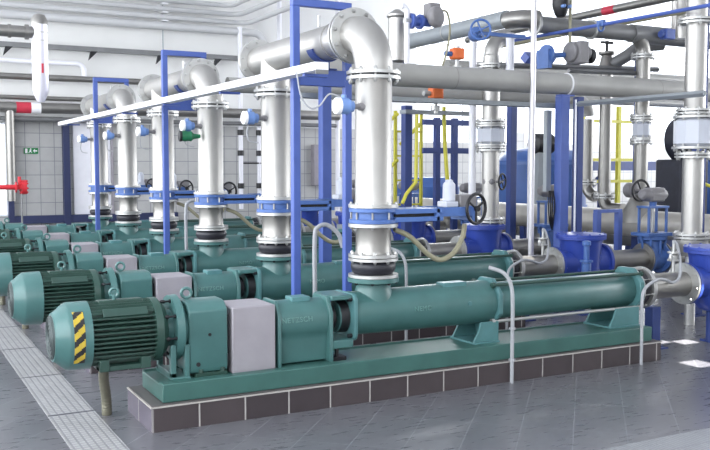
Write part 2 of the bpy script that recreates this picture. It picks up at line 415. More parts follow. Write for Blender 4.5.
    MB().lathe((0, y, zc), (1, 0, 0), [(2.87, .05), (2.90, .05), (2.90, .095), (2.93, .095), (2.93, .045), (2.96, .045), (2.965, .115), (3.03, .12)], 24).build('shaft_seal', BLACK, t)
    lc = MB().lathe((0, y, zc), (1, 0, 0), [(2.955, .112), (3.035, .118)], 30).build('seal_housing', GREEN, t)
    rr = []
    for cx, cz, a0 in ((1, 1, 0), (-1, 1, PI/2), (-1, -1, PI), (1, -1, 3*PI/2)):
        for k in range(5):
            a = a0+PI/2*k/4; rr.append((y+cx*.115+.055*math.cos(a), .57+cz*.115+.055*math.sin(a)))
    MB().prism(rr, 'x', 3.035, 3.065).build('body_flange', TEAL, t, bevel=.004)
    for cx in (-1, 1):
        for cz in (-1, 1): MB().cyl((3.005, y+cx*.13, .57+cz*.13), (3.04, y+cx*.13, .57+cz*.13), .016, 6).build('bolt', BLACK, t)
    MB().cyl((2.93, y-.1, .295), (2.93, y-.1, .37), .014, 8).box(2.88, 2.98, y-.15, y-.05, .272, .30).build('jack_screw', BLACK, t)
    # suction housing, nozzle, stator
    bz = .578
    bd = MB().lathe((0, y, bz), (1, 0, 0), [(3.065, .158), (3.09, .162), (3.10, .158), (3.40, .163), (4.22, .168), (4.30, .168), (4.31, .14)], 44).build('pump_body', GREEN, t)
    nz = MB().lathe((PX, y, bz), (0, 0, 1), [(.08, .14), (.15, .138), (.175, .128), (.205, .13), (.225, .165), (.225, .19), (.255, .19), (.255, .1)], 36).build('nozzle', GREEN, t)
    bolt_objs(nz, (PX, y, .82), (0, 0, 1), .168, 8, .013, .07, BLACK)
    MB().box(3.86, 4.08, y-.075, y+.03, .72, .757).build('cast_lug', TEAL, bd, bevel=.006); MB().cyl((4.04, y-.155, .60), (4.04, y-.175, .60), .018, 10).build('screw_plug', TEAL, bd)
    text_on(bd, 'NEMO', .05, 3.62, y, bz, .165, .0, LETR)
    hexp = [(y+.205*math.cos(a), bz+.205*math.sin(a)) for a in [PI/8+PI/4*i for i in range(8)]]
    MB().prism(hexp, 'x', 4.305, 4.345).build('stator_flange', TEAL, t, bevel=.008)
    def foot(x0, x1, xs):
        m_ = MB().prism([(y-.15, .287), (y+.15, .287), (y+.12, .47), (y-.12, .47)], 'x', xs, xs+.022)
        for ya in (y-.15, y+.13): m_.prism([(x0, .287), (x1, .287), (x1, .44), (x0+.07, .44), (x0+.045, .36)], 'y', ya, ya+.02)
        m_.box(x0, x1, y-.17, y+.17, .272, .289)
        m_.build('support_foot', TEAL, t, bevel=.003)
    foot(4.09, 4.33, 4.31); foot(5.50, 5.84, 5.82)
    MB().lathe((0, y, bz), (1, 0, 0), [(4.345, .140), (4.37, .146), (5.80, .146), (5.815, .135)], 40).build('stator_tube', GREEN, t)
    for sy, sz in ((-1, 1), (1, 1), (-1, -1), (1, -1)):
        a = math.radians(48); q = .192
        yy, zz = y+sy*q*math.cos(a), bz+sz*q*math.sin(a)
        MB().cyl((4.29, yy, zz), (5.89, yy, zz), .013, 12).cyl((4.275, yy, zz), (4.30, yy, zz), .024, 6).cyl((5.865, yy, zz), (5.885, yy, zz), .024, 6).build('tie_rod', FLG if sz < 0 else GREEND, t)
    MB().box(4.345, 5.81, y-.135, y-.10, bz+.130, bz+.148).build('top_strip', TEAL, t, bevel=.003)
    MB().prism(hexp, 'x', 5.81, 5.862).build('end_flange', TEAL, t, bevel=.008)
    for c in t.children:
        n_ = c.name.split('.')[0]
        if n_ in ('base_frame', 'nozzle'): continue
        c.location.x -= .04 if n_ in ('fan_cowl', 'finned_stator', 'cover_rail', 'mounting_foot', 'eye_bolt') else .05
    return t
pump = make_pump()
pumps = [pump]
for i in range(1, NP):
    c = copy_tree(pump); c.location.y = YP[i]; pumps.append(c)
PL = ['nearest green screw pump, yellow and black hazard tape on its motor cowl',
      'second green screw pump from the front, standing directly behind the hazard-taped one',
      'third green screw pump from the front, motor cowl cut by the left edge',
      'fourth green screw pump from the front, between the two middle blue portals',
      'fifth green screw pump from the front, second from the tiled far wall',
      'farthest green screw pump, closest to the tiled far wall']
for p, l in zip(pumps, PL): p['label'] = l
# hazard tape on the first cowl (only there)
cowl = [c for c in pumps[0].children if c.name.startswith('fan_cowl')][0]
def tape():
    mb = MB(); x0, x1 = 1.085, 1.15; Rr = .2155; N = 60; a0, a1 = math.radians(-42), math.radians(52)
    off = lambda a, x: ((a*Rr)*1.0-(x-x0)*.9)
    for i in range(N):
        for k in range(8):
            A, B = a0+(a1-a0)*i/N, a0+(a1-a0)*(i+1)/N; xa, xb = x0+(x1-x0)*k/8, x0+(x1-x0)*(k+1)/8
            mb.mi = 0 if (off((A+B)/2, (xa+xb)/2)/.088) % 1 < .5 else 1
            P = lambda a, x, r: (x, Y0-math.cos(a)*r, AZ+math.sin(a)*r)
            mb.add([P(A, xa, Rr), P(A, xb, Rr), P(B, xb, Rr), P(B, xa, Rr)], [(0, 1, 2, 3)])
    return mb
o = tape().build('hazard_tape', [YELST, BLACK], cowl)
o['label'] = 'yellow and black striped hazard tape'
so = o.modifiers.new('thick', 'SOLIDIFY'); so.thickness = .001; so.offset = 0

# plinths, conduits
for i, y in enumerate(YP):
    w = ORD[i]
    pl = thing('pump_plinth', {0: 'brown tiled plinth under the nearest pump'}.get(i, 'brown tiled plinth under the %s green pump from the front' % w), 'plinth', (3.6, y, 0), 'tiled pump plinths')
    MB().box(1.485, 5.86, y-.335, y+.25, 0, .150).build('tiled_side', PLT, pl, smooth=False)
    MB().box(1.472, 1.485, y-.335, y+.25, 0, .150).build('tiled_end', PLE, pl, smooth=False)
    MB().box(1.478, 5.865, y-.33, y+.245, .150, .164).build('top_slab', PLD, pl)
    MB().box(1.468, 5.875, y-.34, y-.33, .152, .160).box(1.468, 5.875, y+.245, y+.255, .152, .160).box(1.468, 1.478, y-.33, y+.245, .152, .160).box(5.865, 5.875, y-.33, y+.245, .152, .160).build('edge_trim', GROUT, pl)
    # floor conduit to the motor terminal
    if i < 4:
        pts = spline([(1.325, y+.22, 0), (1.32, y+.21, .12), (1.29, y+.14, .27), (1.28, y+.06, .40)], 10)
        rr = [.031+.004*(k % 2) for k in range(len(pts))]
        tag(MB().tube(pts, rr, 14).build('cable_conduit', SPIRAL), 'ribbed metal conduit rising from the floor to the %s pump motor' % ('nearest' if i == 0 else w), 'conduit', 'motor cable conduits')

# ------------------------------------------------------------------ risers
def flange_pair(t, c, ax, R, r0, th=.024, gap=.012, n=10, det=False, m=FLG):
    a = Vector(ax).normalized(); c = Vector(c)
    mb = MB()
    for s_ in (-1, 1): mb.ring(c+a*s_*(gap/2+th/2), ax, R, r0, th, 36)
    mb.mi = 1; mb.ring(c, ax, R*.86, r0, gap*1.02, 30); mb.mi = 0
    if not det: mb.mi = 0; mb.bolts(c, ax, R*.87, n, .014, th*2+gap+.05)
    o = mb.build('flange', [m, BLACK], t)
    if det: bolt_objs(o, c, ax, R*.87, n, .015, th*2+gap+.055)
    return o
def collar(mb, c, ax, R, r0, th=.024): return mb.ring(c, ax, R, r0, th, 36)

def expansion_joint(y, lab, det):
    t = thing('expansion_joint', lab, 'joint', (PX, y, .835), 'rubber expansion joints')
    o = MB().ring((PX, y, .847), (0, 0, 1), .185, .10, .022, 36).build('lower_flange', FLG, t)
    MB().lathe((PX, y, .853), (0, 0, 1), [(0, .13), (.01, .145), (.03, .158), (.05, .166), (.075, .166), (.098, .15), (.105, .13)], 40).build('rubber_bellows', RUBBER, t)
    MB().ring((PX, y, .968), (0, 0, 1), .184, .10, .02, 36).build('upper_flange', FLG, t)
    u = MB().ring((PX, y, .995), (0, 0, 1), .184, .10, .022, 36).build('upper_flange', FLG, t)
    if det: bolt_objs(u, (PX, y, .982), (0, 0, 1), .162, 10, .013, .09)
    else: pass
def spool(y, lab):
    t = thing('pipe_spool', lab, 'pipe', (PX, y, 1.006), 'short pipe spools below the valves')
    MB().lathe((PX, y, 0), (0, 0, 1), [(1.006, .138), (1.03, .130), (1.195, .130), (1.215, .138)], 36).build('pipe', STEEL2, t)
    MB().ring((PX, y, 1.218), (0, 0, 1), .184, .12, .024, 36).build('flange', FLG, t)
def knife_valve(y, lab, i):
    det = i < 2
    t = thing('knife_gate_valve', lab, 'valve', (PX, y, 1.23), 'blue knife gate valves')
    z0, z1 = 1.231, 1.345
    b = MB()
    b.ring((PX, y, z0+.016), (0, 0, 1), .18, .12, .030, 36).ring((PX, y, z1-.016), (0, 0, 1), .18, .12, .030, 36).lathe((PX, y, z0+.03), (0, 0, 1), [(0, .155), (.055, .155)], 32)
    b.box(PX+.10, PX+.52, y-.15, y+.15, z0+.01, z0+.045).box(PX+.10, PX+.52, y-.15, y+.15, z1-.045, z1-.01)
    b.build('valve_body', LBLUE, t, bevel=.003)
    MB().box(PX+.12, PX+.56, y-.11, y+.11, z0+.045, z1-.045).build('knife_plate', BLACK, t)
    fr = MB()
    for s_ in (-1, 1): fr.box(PX+.48, PX+.80, y+s_*.13-.012, y+s_*.13+.012, z0+.04, z1-.005)
    fr.box(PX+.46, PX+.49, y-.15, y+.15, z0+.01, z1-.01).box(PX+.79, PX+.81, y-.15, y+.15, z0, z1)
    fr.build('yoke', LBLUE, t, bevel=.003)
    MB().cyl((PX+.49, y, 1.29), (PX+.80, y, 1.29), .022, 12).build('spindle', BLACK, t)
    n = 8
    bolt_objs(t, (PX, y, 1.288), (0, 0, 1), .164, n, .014, .20)
    MB().box(PX+.60, PX+.72, y-.06, y+.06, 1.335, 1.38).lathe((PX+.67, y, 1.38), (0, 0, 1), [(0, .05), (.13, .048), (.15, .03), (.165, .028)], 20).build('gear_housing', LGREY, t, bevel=.008)
    MB().box(PX+.74, PX+.90, y-.05, y+.07, 1.29, 1.43).cyl((PX+.80, y-.06, 1.325), (PX+.80, y-.14, 1.325), .016, 10).build('gearbox', MGREY, t, bevel=.01)
    hw = MB().torus((PX+.82, y-.15, 1.325), (.28, -1, 0), .113, .013, 30, 8)
    a, u, v = basis((.28, -1, 0))
    for k in range(3):
        w = 2*PI*k/3+.5; hw.cyl((PX+.82, y-.15, 1.325), Vector((PX+.82, y-.15, 1.325))+(u*math.cos(w)+v*math.sin(w))*.113, .009, 8)
    hw.cyl((PX+.82, y-.13, 1.325), (PX+.82, y-.175, 1.325), .022, 12)
    hw.build('handwheel', BLACK, t)
ZT = 2.31; HZ = 2.63; PR = .135
def header(i, y, det):
    """odd pumps: riser + bend; the next pump joins the header in a tee"""
    w = ['nearest', 'third', 'fifth'][i//2]
    t = thing('header_pipe', 'wide steel header pipe bending back from the top of the %s riser' % w, 'pipe', (PX, y, ZT), 'overhead header pipes')
    pts = [(PX, y, ZT+.02)]+arcpts((PX, y, ZT+.05), (0, 0, 1), (0, 1, 0), HZ-ZT-.05, 12)
    MB().tube(pts, PR+.005, 32).build('pipe_bend', STEEL, t)
    yf = y+HZ-ZT-.05+.03
    f1 = flange_pair(t, (PX, yf, HZ), (0, 1, 0), .208, PR*.8, .022, .02, 10, det)
    MB().cyl((PX, yf+.03, HZ), (PX, y+S+.36, HZ), PR, 32).ring((PX, yf+.30, HZ), (0, 1, 0), PR+.006, PR-.01, .025, 32).build('pipe', STEEL, t)
    MB().lathe((PX, y+S, ZT+.02), (0, 0, 1), [(0, PR), (HZ-ZT-.05, PR)], 32).build('tee_branch', STEEL, t)
    b = MB().ring((PX, y+S+.375, HZ), (0, 1, 0), .20, .12, .024, 36).cyl((PX, y+S+.388, HZ), (PX, y+S+.412, HZ), .20, 36)
    b.bolts((PX, y+S+.388, HZ), (0, 1, 0), .175, 10, .014, .09); b.build('blind_flange', FLG, t)
    MB().cyl((PX, y+.9, HZ+.15), (PX, y+.9, HZ+.24), .012, 10).build('vent_nipple', FLG, t)
def riser(i, y, det):
    w = ['nearest pump', 'second pump from the front', 'third pump from the front', 'fourth pump from the front', 'fifth pump from the front', 'farthest pump'][i]
    expansion_joint(y, 'black rubber expansion joint between silver flanges on the %s' % w, det)
    spool(y, 'short steel pipe spool between bellows and blue valve of the %s' % w)
    knife_valve(y, 'blue knife gate valve with black handwheel above the %s' % w, i)
    t = thing('riser_pipe', 'tall shiny steel riser pipe standing over the %s' % w, 'pipe', (PX, y, 1.345), 'tall steel risers')
    MB().ring((PX, y, 1.359), (0, 0, 1), .184, .12, .024, 36).build('flange', FLG, t)
    MB().lathe((PX, y, 0), (0, 0, 1), [(1.37, PR+.005), (1.39, PR), (ZT-.03, PR), (ZT-.02, PR+.005)], 36).build('pipe', STEEL, t)
    flange_pair(t, (PX, y, ZT-.005), (0, 0, 1), .198, PR*.8, .022, .016, 10, det)
    z = 2.075
    p = thing('pressure_transmitter', 'white-capped blue pressure transmitter on the riser of the %s' % w, 'gauge', (PX-.25, y, z), 'pressure transmitters')
    MB().cyl((PX-.15, y-.05, z), (PX-.10, y-.05, z), .028, 14).cyl((PX-.20, y-.05, z), (PX-.14, y-.05, z), .018, 12).build('stub', MGREY, p)
    hb = MB().lathe((PX-.33, y-.05, z), (1, 0, 0), [(.02, .055), (.09, .058), (.10, .045), (.13, .04)], 24).cyl((PX-.27, y-.05, z+.04), (PX-.27, y-.05, z+.08), .02, 10)
    hb.build('housing', TXB, p)
    MB().lathe((PX-.345, y-.05, z), (1, 0, 0), [(0, .04), (.01, .058), (.038, .062), (.04, .05)], 24).build('cap', WHITE, p)
    if i == 0:
        pts = spline([(PX-.29, y-.05, z+.06), (PX-.38, y-.04, z+.08), (PX-.45, y-.03, z+.0), (PX-.52, y-.02, z-.02), (PX-.58, y, z+.06), (2.62, y, z+.23)], 10)
    else:
        pts = spline([(PX-.29, y-.05, z-.05), (PX-.30, y-.05, z-.14), (PX-.28, y-.05, z-.2), (PX-.20, y-.07, z-.22)], 8)
    tag(MB().tube(pts, .006, 8).build('sensor_cable', HOSE), 'thin grey cable at the pressure transmitter of the %s' % w, 'cable', 'sensor cables')
for i, y in enumerate(YP):
    riser(i, y, i < 2)
    if i % 2 == 0: header(i, y, i < 2)
# support portals between the pump pairs
for k in range(3):
    y = YP[2*k]+.80; w = ['nearest', 'middle', 'farthest'][k]; h = .031
    t = thing('support_portal', '%s blue steel portal carrying the overhead header pipe' % w, 'frame', (PX, y, 0), 'blue header portals')
    xa, xb = 2.975, 3.44
    MB().box(xa-h, xa+h, y-h, y+h, 0, 2.91).build('post', BLUE, t, bevel=.006); MB().box(xb-h, xb+h, y-h, y+h, 0, 2.91).build('post', BLUE, t, bevel=.006)
    MB().box(xa-h, xb+h, y-h, y+h, 2.91, 2.97).build('top_beam', BLUE, t, bevel=.006)
    MB().box(xa+h, xb-h, y-.03, y+.03, 2.29, 2.42).build('cross_beam', BLUE, t, bevel=.004)
    sd = MB()
    for q in range(16):
        a0 = PI+PI*(.12+.76*q/16); a1 = PI+PI*(.12+.76*(q+1)/16)
        P = lambda a, r, yy: (PX+math.cos(a)*r, yy, HZ+math.sin(a)*r)
        sd.add([P(a0, .136, y-.05), P(a1, .136, y-.05), P(a1, .136, y+.05), P(a0, .136, y+.05), P(a0, .151, y-.05), P(a1, .151, y-.05), P(a1, .151, y+.05), P(a0, .151, y+.05)],
               [(0, 1, 2, 3), (7, 6, 5, 4), (0, 4, 5, 1), (3, 2, 6, 7), (0, 3, 7, 4), (1, 5, 6, 2)])
    sd.box(PX-.025, PX+.025, y-.045, y+.045, 2.42, HZ-.145).box(PX-.09, PX+.09, y-.045, y+.045, 2.42, 2.432)
    sd.build('pipe_saddle', DBLUE, t)
    MB().box(xa-.09, xa+.09, y-.09, y+.09, 0, .012).box(xb-.07, xb+.09, y-.09, y+.09, 0, .012).build('foot_plate', DBLUE, t)
# white cable trunking along the risers
t = thing('cable_trunking', 'long white cable trunking sloping along all the risers', 'cable tray', (2.82, 10.4, 2.34))
MB().box(2.77, 2.88, 5.72, 15.6, 2.325, 2.385).build('trunking', WTRAY, t, bevel=.003)
MB().box(2.775, 2.875, 5.712, 5.722, 2.30, 2.33).build('end_bracket', DPIPE, t)
for k in range(6):
    MB().box(2.80, 2.99, YP[k]+.25, YP[k]+.29, 2.305, 2.325).build('bracket', BLUE, t)

# ------------------------------------------------------------------ outlet side
def joint_and_pipe(i, y):
    w = ['nearest pump', 'second pump from the front', 'third pump from the front', 'fourth pump from the front', 'fifth pump from the front', 'farthest pump'][i]
    z = .578
    t = thing('rubber_coupling', 'black rubber coupling between steel rings at the end of the %s' % w, 'joint', (5.95, y, z), 'rubber couplings')
    rc = t
    MB().lathe((0, y, z), (1, 0, 0), [(5.885, .12), (5.90, .15), (5.925, .165), (5.955, .165), (5.975, .15), (5.98, .12)], 36).build('rubber_ring', RUBBER, t)
    MB().ring((5.872, y, z), (1, 0, 0), .185, .10, .018, 36).build('clamp_ring', FLG, t); MB().ring((5.99, y, z), (1, 0, 0), .185, .10, .018, 36).build('clamp_ring', FLG, t)
    bolt_objs(t, (5.93, y, z), (1, 0, 0), .17, 8, .011, .17)
    rc.location.x -= .05
    t = thing('suction_pipe', 'short steel pipe with tee leaving the %s' % w, 'pipe', (6.3, y, z), 'suction pipes')
    MB().ring((5.962, y, z), (1, 0, 0), .185, .09, .022, 36).build('flange', FLG, t); MB().ring((6.495, y, z), (1, 0, 0), .19, .09, .024, 36).bolts((6.52, y, z), (1, 0, 0), .165, 8, .013, .09).build('flange', FLG, t)
    MB().lathe((0, y, z), (1, 0, 0), [(5.97, .135), (6.05, .113), (6.485, .113)], 36).build('pipe', STEEL2, t)
    s_ = thing('blue_strainer', ['deep blue cast strainer at the right picture edge beside the nearest pump', 'large deep blue cast strainer with flat lid behind the nearest pump', 'deep blue strainer at the end of the third pump, right of the big handwheel', 'deep blue strainer at the end of the fourth pump, under the big handwheel valve', 'deep blue strainer of the fifth pump, almost hidden by the valves', 'deep blue strainer of the farthest pump, hidden behind the risers'][i], 'strainer', (6.90, y, .3), 'blue strainers')
    b = MB().lathe((6.90, y, 0), (0, 0, 1), [(.30, .09), (.32, .14), (.38, .18), (.50, .21), (.80, .228), (.845, .24), (.845, .275), (.872, .275)], 40)
    b.lathe((0, y, z), (1, 0, 0), [(6.54, .13), (6.68, .14), (6.78, .16)], 28).lathe((0, y, z), (1, 0, 0), [(7.02, .17), (7.12, .17), (7.19, .17)], 28)
    b.build('strainer_body', SBLUE, s_)
    MB().lathe((6.90, y, 0), (0, 0, 1), [(.874, .275), (.90, .275), (.905, .24), (.915, .10), (.915, .02)], 40).build('lid', SBLUE, s_)
    bolt_objs(s_, (6.90, y, .875), (0, 0, 1), (.255), 12, .014, .075, SBLUE)
    MB().ring((6.53, y, z), (1, 0, 0), .19, .10, .03, 36).build('flange', SBLUE, s_); MB().ring((7.20, y, z), (1, 0, 0), .205, .10, .035, 36).build('flange', SBLUE, s_)
    MB().cyl((6.90, y, 0), (6.90, y, .31), .06, 16).box(6.85, 7.05, y-.1, y+.1, 0, .02).build('pedestal', DBLUE, s_)
    # stub from strainer to the gate valve
    q = thing('strainer_stub', 'grey pipe stub right of the strainer of the %s' % w, 'pipe', (7.5, y, z), 'strainer stubs')
    MB().ring((7.23, y, z), (1, 0, 0), .205, .10, .022, 36).cyl((7.24, y, z), (7.86, y, z), .115, 28).ring((7.855, y, z), (1, 0, 0), .18, .09, .022, 32).build('pipe', STEEL2, q)
    g = thing('gate_valve', 'light blue gate valve with open pillar yoke beyond the %s' % w, 'valve', (8.0, y, .4), 'light blue gate valves')
    gx = 8.0
    MB().ring((gx-.115, y, z), (1, 0, 0), .18, .05, .025, 32).ring((gx+.115, y, z), (1, 0, 0), .18, .05, .025, 32).cyl((gx-.115, y, z), (gx+.115, y, z), .13, 28).lathe((gx, y, z), (0, 0, 1), [(0, .12), (.2, .10), (.22, .16), (.26, .16), (.26, .10), (.30, .07)], 24).build('valve_body', LBLUE, g)
    rb = MB()
    for a in range(8):
        w2 = PI/4*a; rb.cyl((gx+.12*math.cos(w2), y+.12*math.sin(w2), z+.02), (gx+.185*math.cos(w2), y+.13*math.sin(w2), z+.27), .016, 8)
    rb.build('bonnet_bolt_ring', LBLUE, g)
    MB().box(gx-.20, gx+.20, y-.14, y+.14, z+.26, z+.30).build('bonnet_plate', LBLUE, g, bevel=.003); MB().box(gx-.16, gx+.16, y-.10, y+.10, z+.585, z+.61).build('yoke_plate', LBLUE, g, bevel=.003)
    for sx in (-1, 1):
        for sy in (-1, 1): MB().box(gx+sx*.14-.013, gx+sx*.14+.013, y+sy*.075-.011, y+sy*.075+.011, z+.29, z+.585).build('yoke_pillar', LBLUE, g)
    MB().cyl((gx, y, z+.28), (gx, y, z+.66), .018, 12).build('spindle', FLG, g)
    if i > 0:
        MB().lathe((gx, y, z+.61), (0, 0, 1), [(0, .04), (.05, .045), (.06, .03), (.1, .025)], 16).build('stem_cap', LBLUE, g)
        h = MB().box(gx-.10, gx+.12, y-.08, y+.08, z+.66, z+.82).lathe((gx, y, z+.74), (1, 0, 0), [(-.2, .055), (-.1, .08), (.1, .085), (.2, .05)], 20)
        h.build('actuator', MGREY, g, bevel=.02)
    for dx in (.0,): 
        MB().ring((gx+.155, y, z), (1, 0, 0), .18, .09, .022, 32).cyl((gx+.15, y, z), (8.68, y, z), .115, 28).build('outlet_pipe', STEEL2, g)
for i, y in enumerate(YP): joint_and_pipe(i, y)

# small ball taps on the suction pipes, with hoses
for i in (0, 1):
    y = YP[i]; x = 6.36
    t = thing('ball_tap', ['small steel drain tap standing on the pipe of the nearest pump', 'small steel drain tap standing on the pipe of the second pump'][i], 'tap', (x, y, .69), 'small steel taps')
    MB().cyl((x, y, .68), (x, y, .80), .016, 12).cyl((x, y, .86), (x, y, .95), .014, 12).lathe((x, y, .79), (0, 0, 1), [(0, .02), (.015, .034), (.055, .034), (.07, .02)], 16).ring((x, y, .80), (0, 0, 1), .055, .01, .014, 20).ring((x, y, .87), (0, 0, 1), .055, .01, .014, 20).build('tap_body', FLG, t)
    MB().cyl((x, y, .83), (x-.08, y-.04, .83), .009, 8).lathe((x-.08, y-.04, .80), (0, 0, 1), [(0, .012), (.03, .02), (.06, .012)], 12).build('lever', FLG, t)
    tag(MB().tube(spline([(5.585, y-.38, 0), (5.585, y-.38, .25), (5.59, y-.37, .50), (5.66, y-.33, .62), (5.86, y-.27, .68), (6.02, y-.22, .665), (6.18, y-.16, .625), (6.33, y-.10, .66), (6.40, y-.04, .80), (6.39, y-.01, .93), (6.36, y, .97), (6.36, y, .94)], 8), .0135, 12).build('drain_hose', HOSE),
        ['bent pale hose arching from the floor to the tap of the nearest pump', 'bent pale hose arching up to the tap of the second pump'][i], 'hose', 'pale drain hoses')
# pale standpipes with curved heads in front of each pump
for i, (x, y, lab) in enumerate([(4.24, 5.33, 'thin pale standpipe curving over the middle of the nearest pump'), (4.40, 7.12, 'pale standpipe in front of the second pump, right of the nearest riser')]):
    MBt = MB().tube(spline([(x, y, 0), (x, y, .3), (x, y, .60), (x-.01, y+.01, .75), (x-.05, y+.05, .84), (x-.13, y+.13, .88)], 8), .015, 12)
    if i == 0:
        for z in (.18, .42): MBt.ring((x, y, z), (0, 0, 1), .027, .015, .012, 14)
    o = MBt.build('standpipe', HOSE)
    tag(o, lab, 'pipe', 'pale standpipes')
for x, y, zt, lab in ((3.40, 7.03, 1.13, 'pale standpipe with a hooked hose top left of the nearest riser'), (3.38, 10.62, 1.22, 'pale standpipe with a hooked top left of the third riser')):
    o = MB().tube(spline([(x, y, 0), (x, y, .5), (x, y, zt-.12), (x+.03, y, zt-.02), (x+.12, y, zt), (x+.22, y-.02, zt-.08), (x+.26, y-.03, zt-.2)], 8), .02, 12).build('standpipe', HOSE)
    tag(o, lab, 'pipe', 'pale standpipes')
for i in range(4):
    y = YP[i]
    pts = spline([(PX+.17, y-.02, 1.18), (PX+.30, y-.03, 1.12), (PX+.47, y-.02, .98), (PX+.60, y, .93), (PX+.72, y, .98), (PX+.80, y, 1.10), (PX+.82, y, 1.20)], 8)
    tag(MB().tube(pts, .02, 12).build('flushing_hose', BHOSE), 'sagging beige hose below the blue valve of the %s pump' % ['nearest', 'second', 'third', 'fourth'][i], 'hose', 'beige flushing hoses')

# ------------------------------------------------------------------ manifold and columns at the right
mx = 8.8; mz = .90
t = thing('manifold_pipe', 'thick steel manifold pipe running back behind the blue strainers', 'pipe', (mx, 9.5, mz))
MB().cyl((mx, 4.8, mz), (mx, 16.5, mz), .175, 36).build('pipe', MANI, t)
for y in YP: MB().lathe((mx, y, .578), (0, 0, 1), [(0, .12), (.2, .12)], 20).build('branch', STEEL2, t)
for y in (5.2, 8.0, 10.8, 13.6): MB().box(mx-.05, mx+.05, y-.05, y+.05, 0, .73).build('support_leg', DBLUE, t)
def column(name, lab, x, y, z0, z1, r, flz=(), m=STEEL, cat='pipe', grp='tall steel columns at the right', valve=None, fr=1.75):
    t = thing(name, lab, cat, (x, y, z0), grp)
    MB().cyl((x, y, z0), (x, y, z1), r, 30).build('pipe', m, t)
    for z in flz: flange_pair(t, (x, y, z), (0, 0, 1), r*fr, r*.8, .02, .012, 8, False)
    return t
def wafer_valve(x, y, z0, z1, R, lab, disc=True):
    t = thing('wafer_check_valve', lab, 'valve', (x, y, z0), 'valve bodies on the columns')
    n = 10; prof = [(0, R*.78), (.03, R), (z1-z0-.03, R), (z1-z0, R*.78)]
    MB().lathe((x, y, z0), (0, 0, 1), prof, n).build('valve_body', LGREY, t, ang=20)
    for zf in (z0-.012, z1+.012): MB().ring((x, y, zf), (0, 0, 1), R*1.08, R*.5, .022, 30).bolts((x, y, zf), (0, 0, 1), R*.95, 8, .012, .08).build('flange', FLG, t)
ax_, ay_ = 7.45, 6.45
t = column('steel_column', 'tall bright steel column nearest the right picture edge', ax_, ay_, 2.165, 4.6, .105, (3.12, 2.205))
t = column('steel_column', 'lower steel column below the octagonal valve at the right picture edge', ax_, ay_, .80, 1.80, .105, (.93, 1.76))
MB().lathe((ax_, ay_, .72), (0, 0, 1), [(0, .11), (.12, .17), (.17, .17)], 28).build('reducer', STEEL, t)
MB().cyl((ax_, ay_, 0.0), (ax_, ay_, .75), .055, 20).build('support_leg', FLG, t)
wafer_valve(ax_, ay_, 1.85, 2.14, .20, 'big pale octagonal valve body between flanges at the right picture edge')
cx, cy = 7.0, 9.28
t = column('steel_column', 'steel column standing on the third strainer, right of the big handwheel', cx, cy, .92, 1.905, .11, (.955, 1.87))
t = column('steel_column', 'steel column rising above the pale valve, left of the long white pole', cx, cy, 2.175, 3.05, .11, (2.92, 2.21))
MB().tube(arcpts((cx, cy, 3.05), (0, 0, 1), (1, 0, 0), .25, 8), .10, 24).build('top_bend', STEEL, t)
wafer_valve(cx, cy, 1.93, 2.15, .185, 'round pale check valve between flanges left of the long white pole')
t = column('steel_column', 'grey steel pipe column with bottom bend, right of the twin blue posts', mx, 9.45, 1.40, 2.30, .078, (1.42,), STEEL2)
MB().tube(arcpts((mx, 9.45, 1.40), (0, 0, -1), (0, -1, 0), .17, 8), .078, 24).build('bottom_bend', STEEL2, t)
t = column('steel_column', 'second grey column from the twin blue posts, rising to the cone valve', mx, 9.11, 1.22, 3.0, .082, (1.24,), STEEL2)
MB().tube(arcpts((mx, 9.11, 1.22), (0, 0, -1), (0, -1, 0), .15, 8)+[Vector((mx, 8.75, 1.07))], .082, 24).build('bottom_bend', STEEL2, t)
t = column('steel_column', 'steel column with mid-height valve that bends left under the roof pipes', mx, 8.46, 1.30, 3.10, .088, (3.06, 2.28, 1.97), STEEL2)
MB().lathe((mx, 8.46, .92), (0, 0, 1), [(0, .26), (.10, .23), (.40, .088)], 28).build('cone_reducer', STEEL2, t)
MB().tube(arcpts((mx, 8.46, 3.10), (0, 0, 1), (-1, 0, 0), .24, 10), .09, 24).build('top_bend', STEEL2, t)
wafer_valve(mx, 8.46, 2.02, 2.22, .12, 'small pale valve body on the column right of the yellow rail')
# big upper pipe along the hall and its bend back
t = thing('roof_pipe', 'dark grey roof pipe running above and behind the long grey pipe', 'pipe', (7.6, 8.46, 3.34))
MB().tube([(8.57, 8.46, 3.34), (7.0, 8.46, 3.34)], .10, 26).build('pipe', DPIPE, t)
MB().tube(list(reversed(arcpts((6.80, 8.71, 3.40), (0, -1, 0), (1, 0, 0), .25, 10))), .105, 26).build('bend', STEEL2, t)
MB().cyl((8.57, 8.46, 3.34), (10.6, 8.46, 3.34), .115, 26).build('extension', DPIPE, t)
for x in (7.02, 7.9): MB().ring((x, 8.46, 3.34), (1, 0, 0), .125, .09, .03, 26).build('clamp_ring', FLG, t)
t = thing('lagged_pipe', 'sheet-clad grey pipe climbing towards the blown-out window', 'pipe', (6.8, 10.4, 3.45))
MB().cyl((6.80, 8.72, 3.42), (6.80, 13.0, 3.42), .105, 26).build('pipe', GTRAY, t)
for y in (9.2, 10.0, 10.9, 11.9): MB().ring((6.80, y, 3.42), (0, 1, 0), .109, .10, .02, 26).build('seam_ring', FLG, t)
# long grey pipe P1
t = thing('long_grey_pipe', 'long thick grey pipe crossing the picture right of the nearest riser', 'pipe', (6.8, 8.05, 2.60))
MB().cyl((3.75, 8.05, 2.60), (9.75, 8.05, 2.60), .122, 36).build('pipe', GPIPE, t)
for x in (5.55, 7.16, 8.6): MB().ring((x, 8.05, 2.60), (1, 0, 0), .1235, .11, .006, 36).build('weld_seam', STEEL2, t)
MB().ring((7.15, 8.05, 2.60), (1, 0, 0), .131, .122, .02, 36).build('u_bolt', WHITE, t)
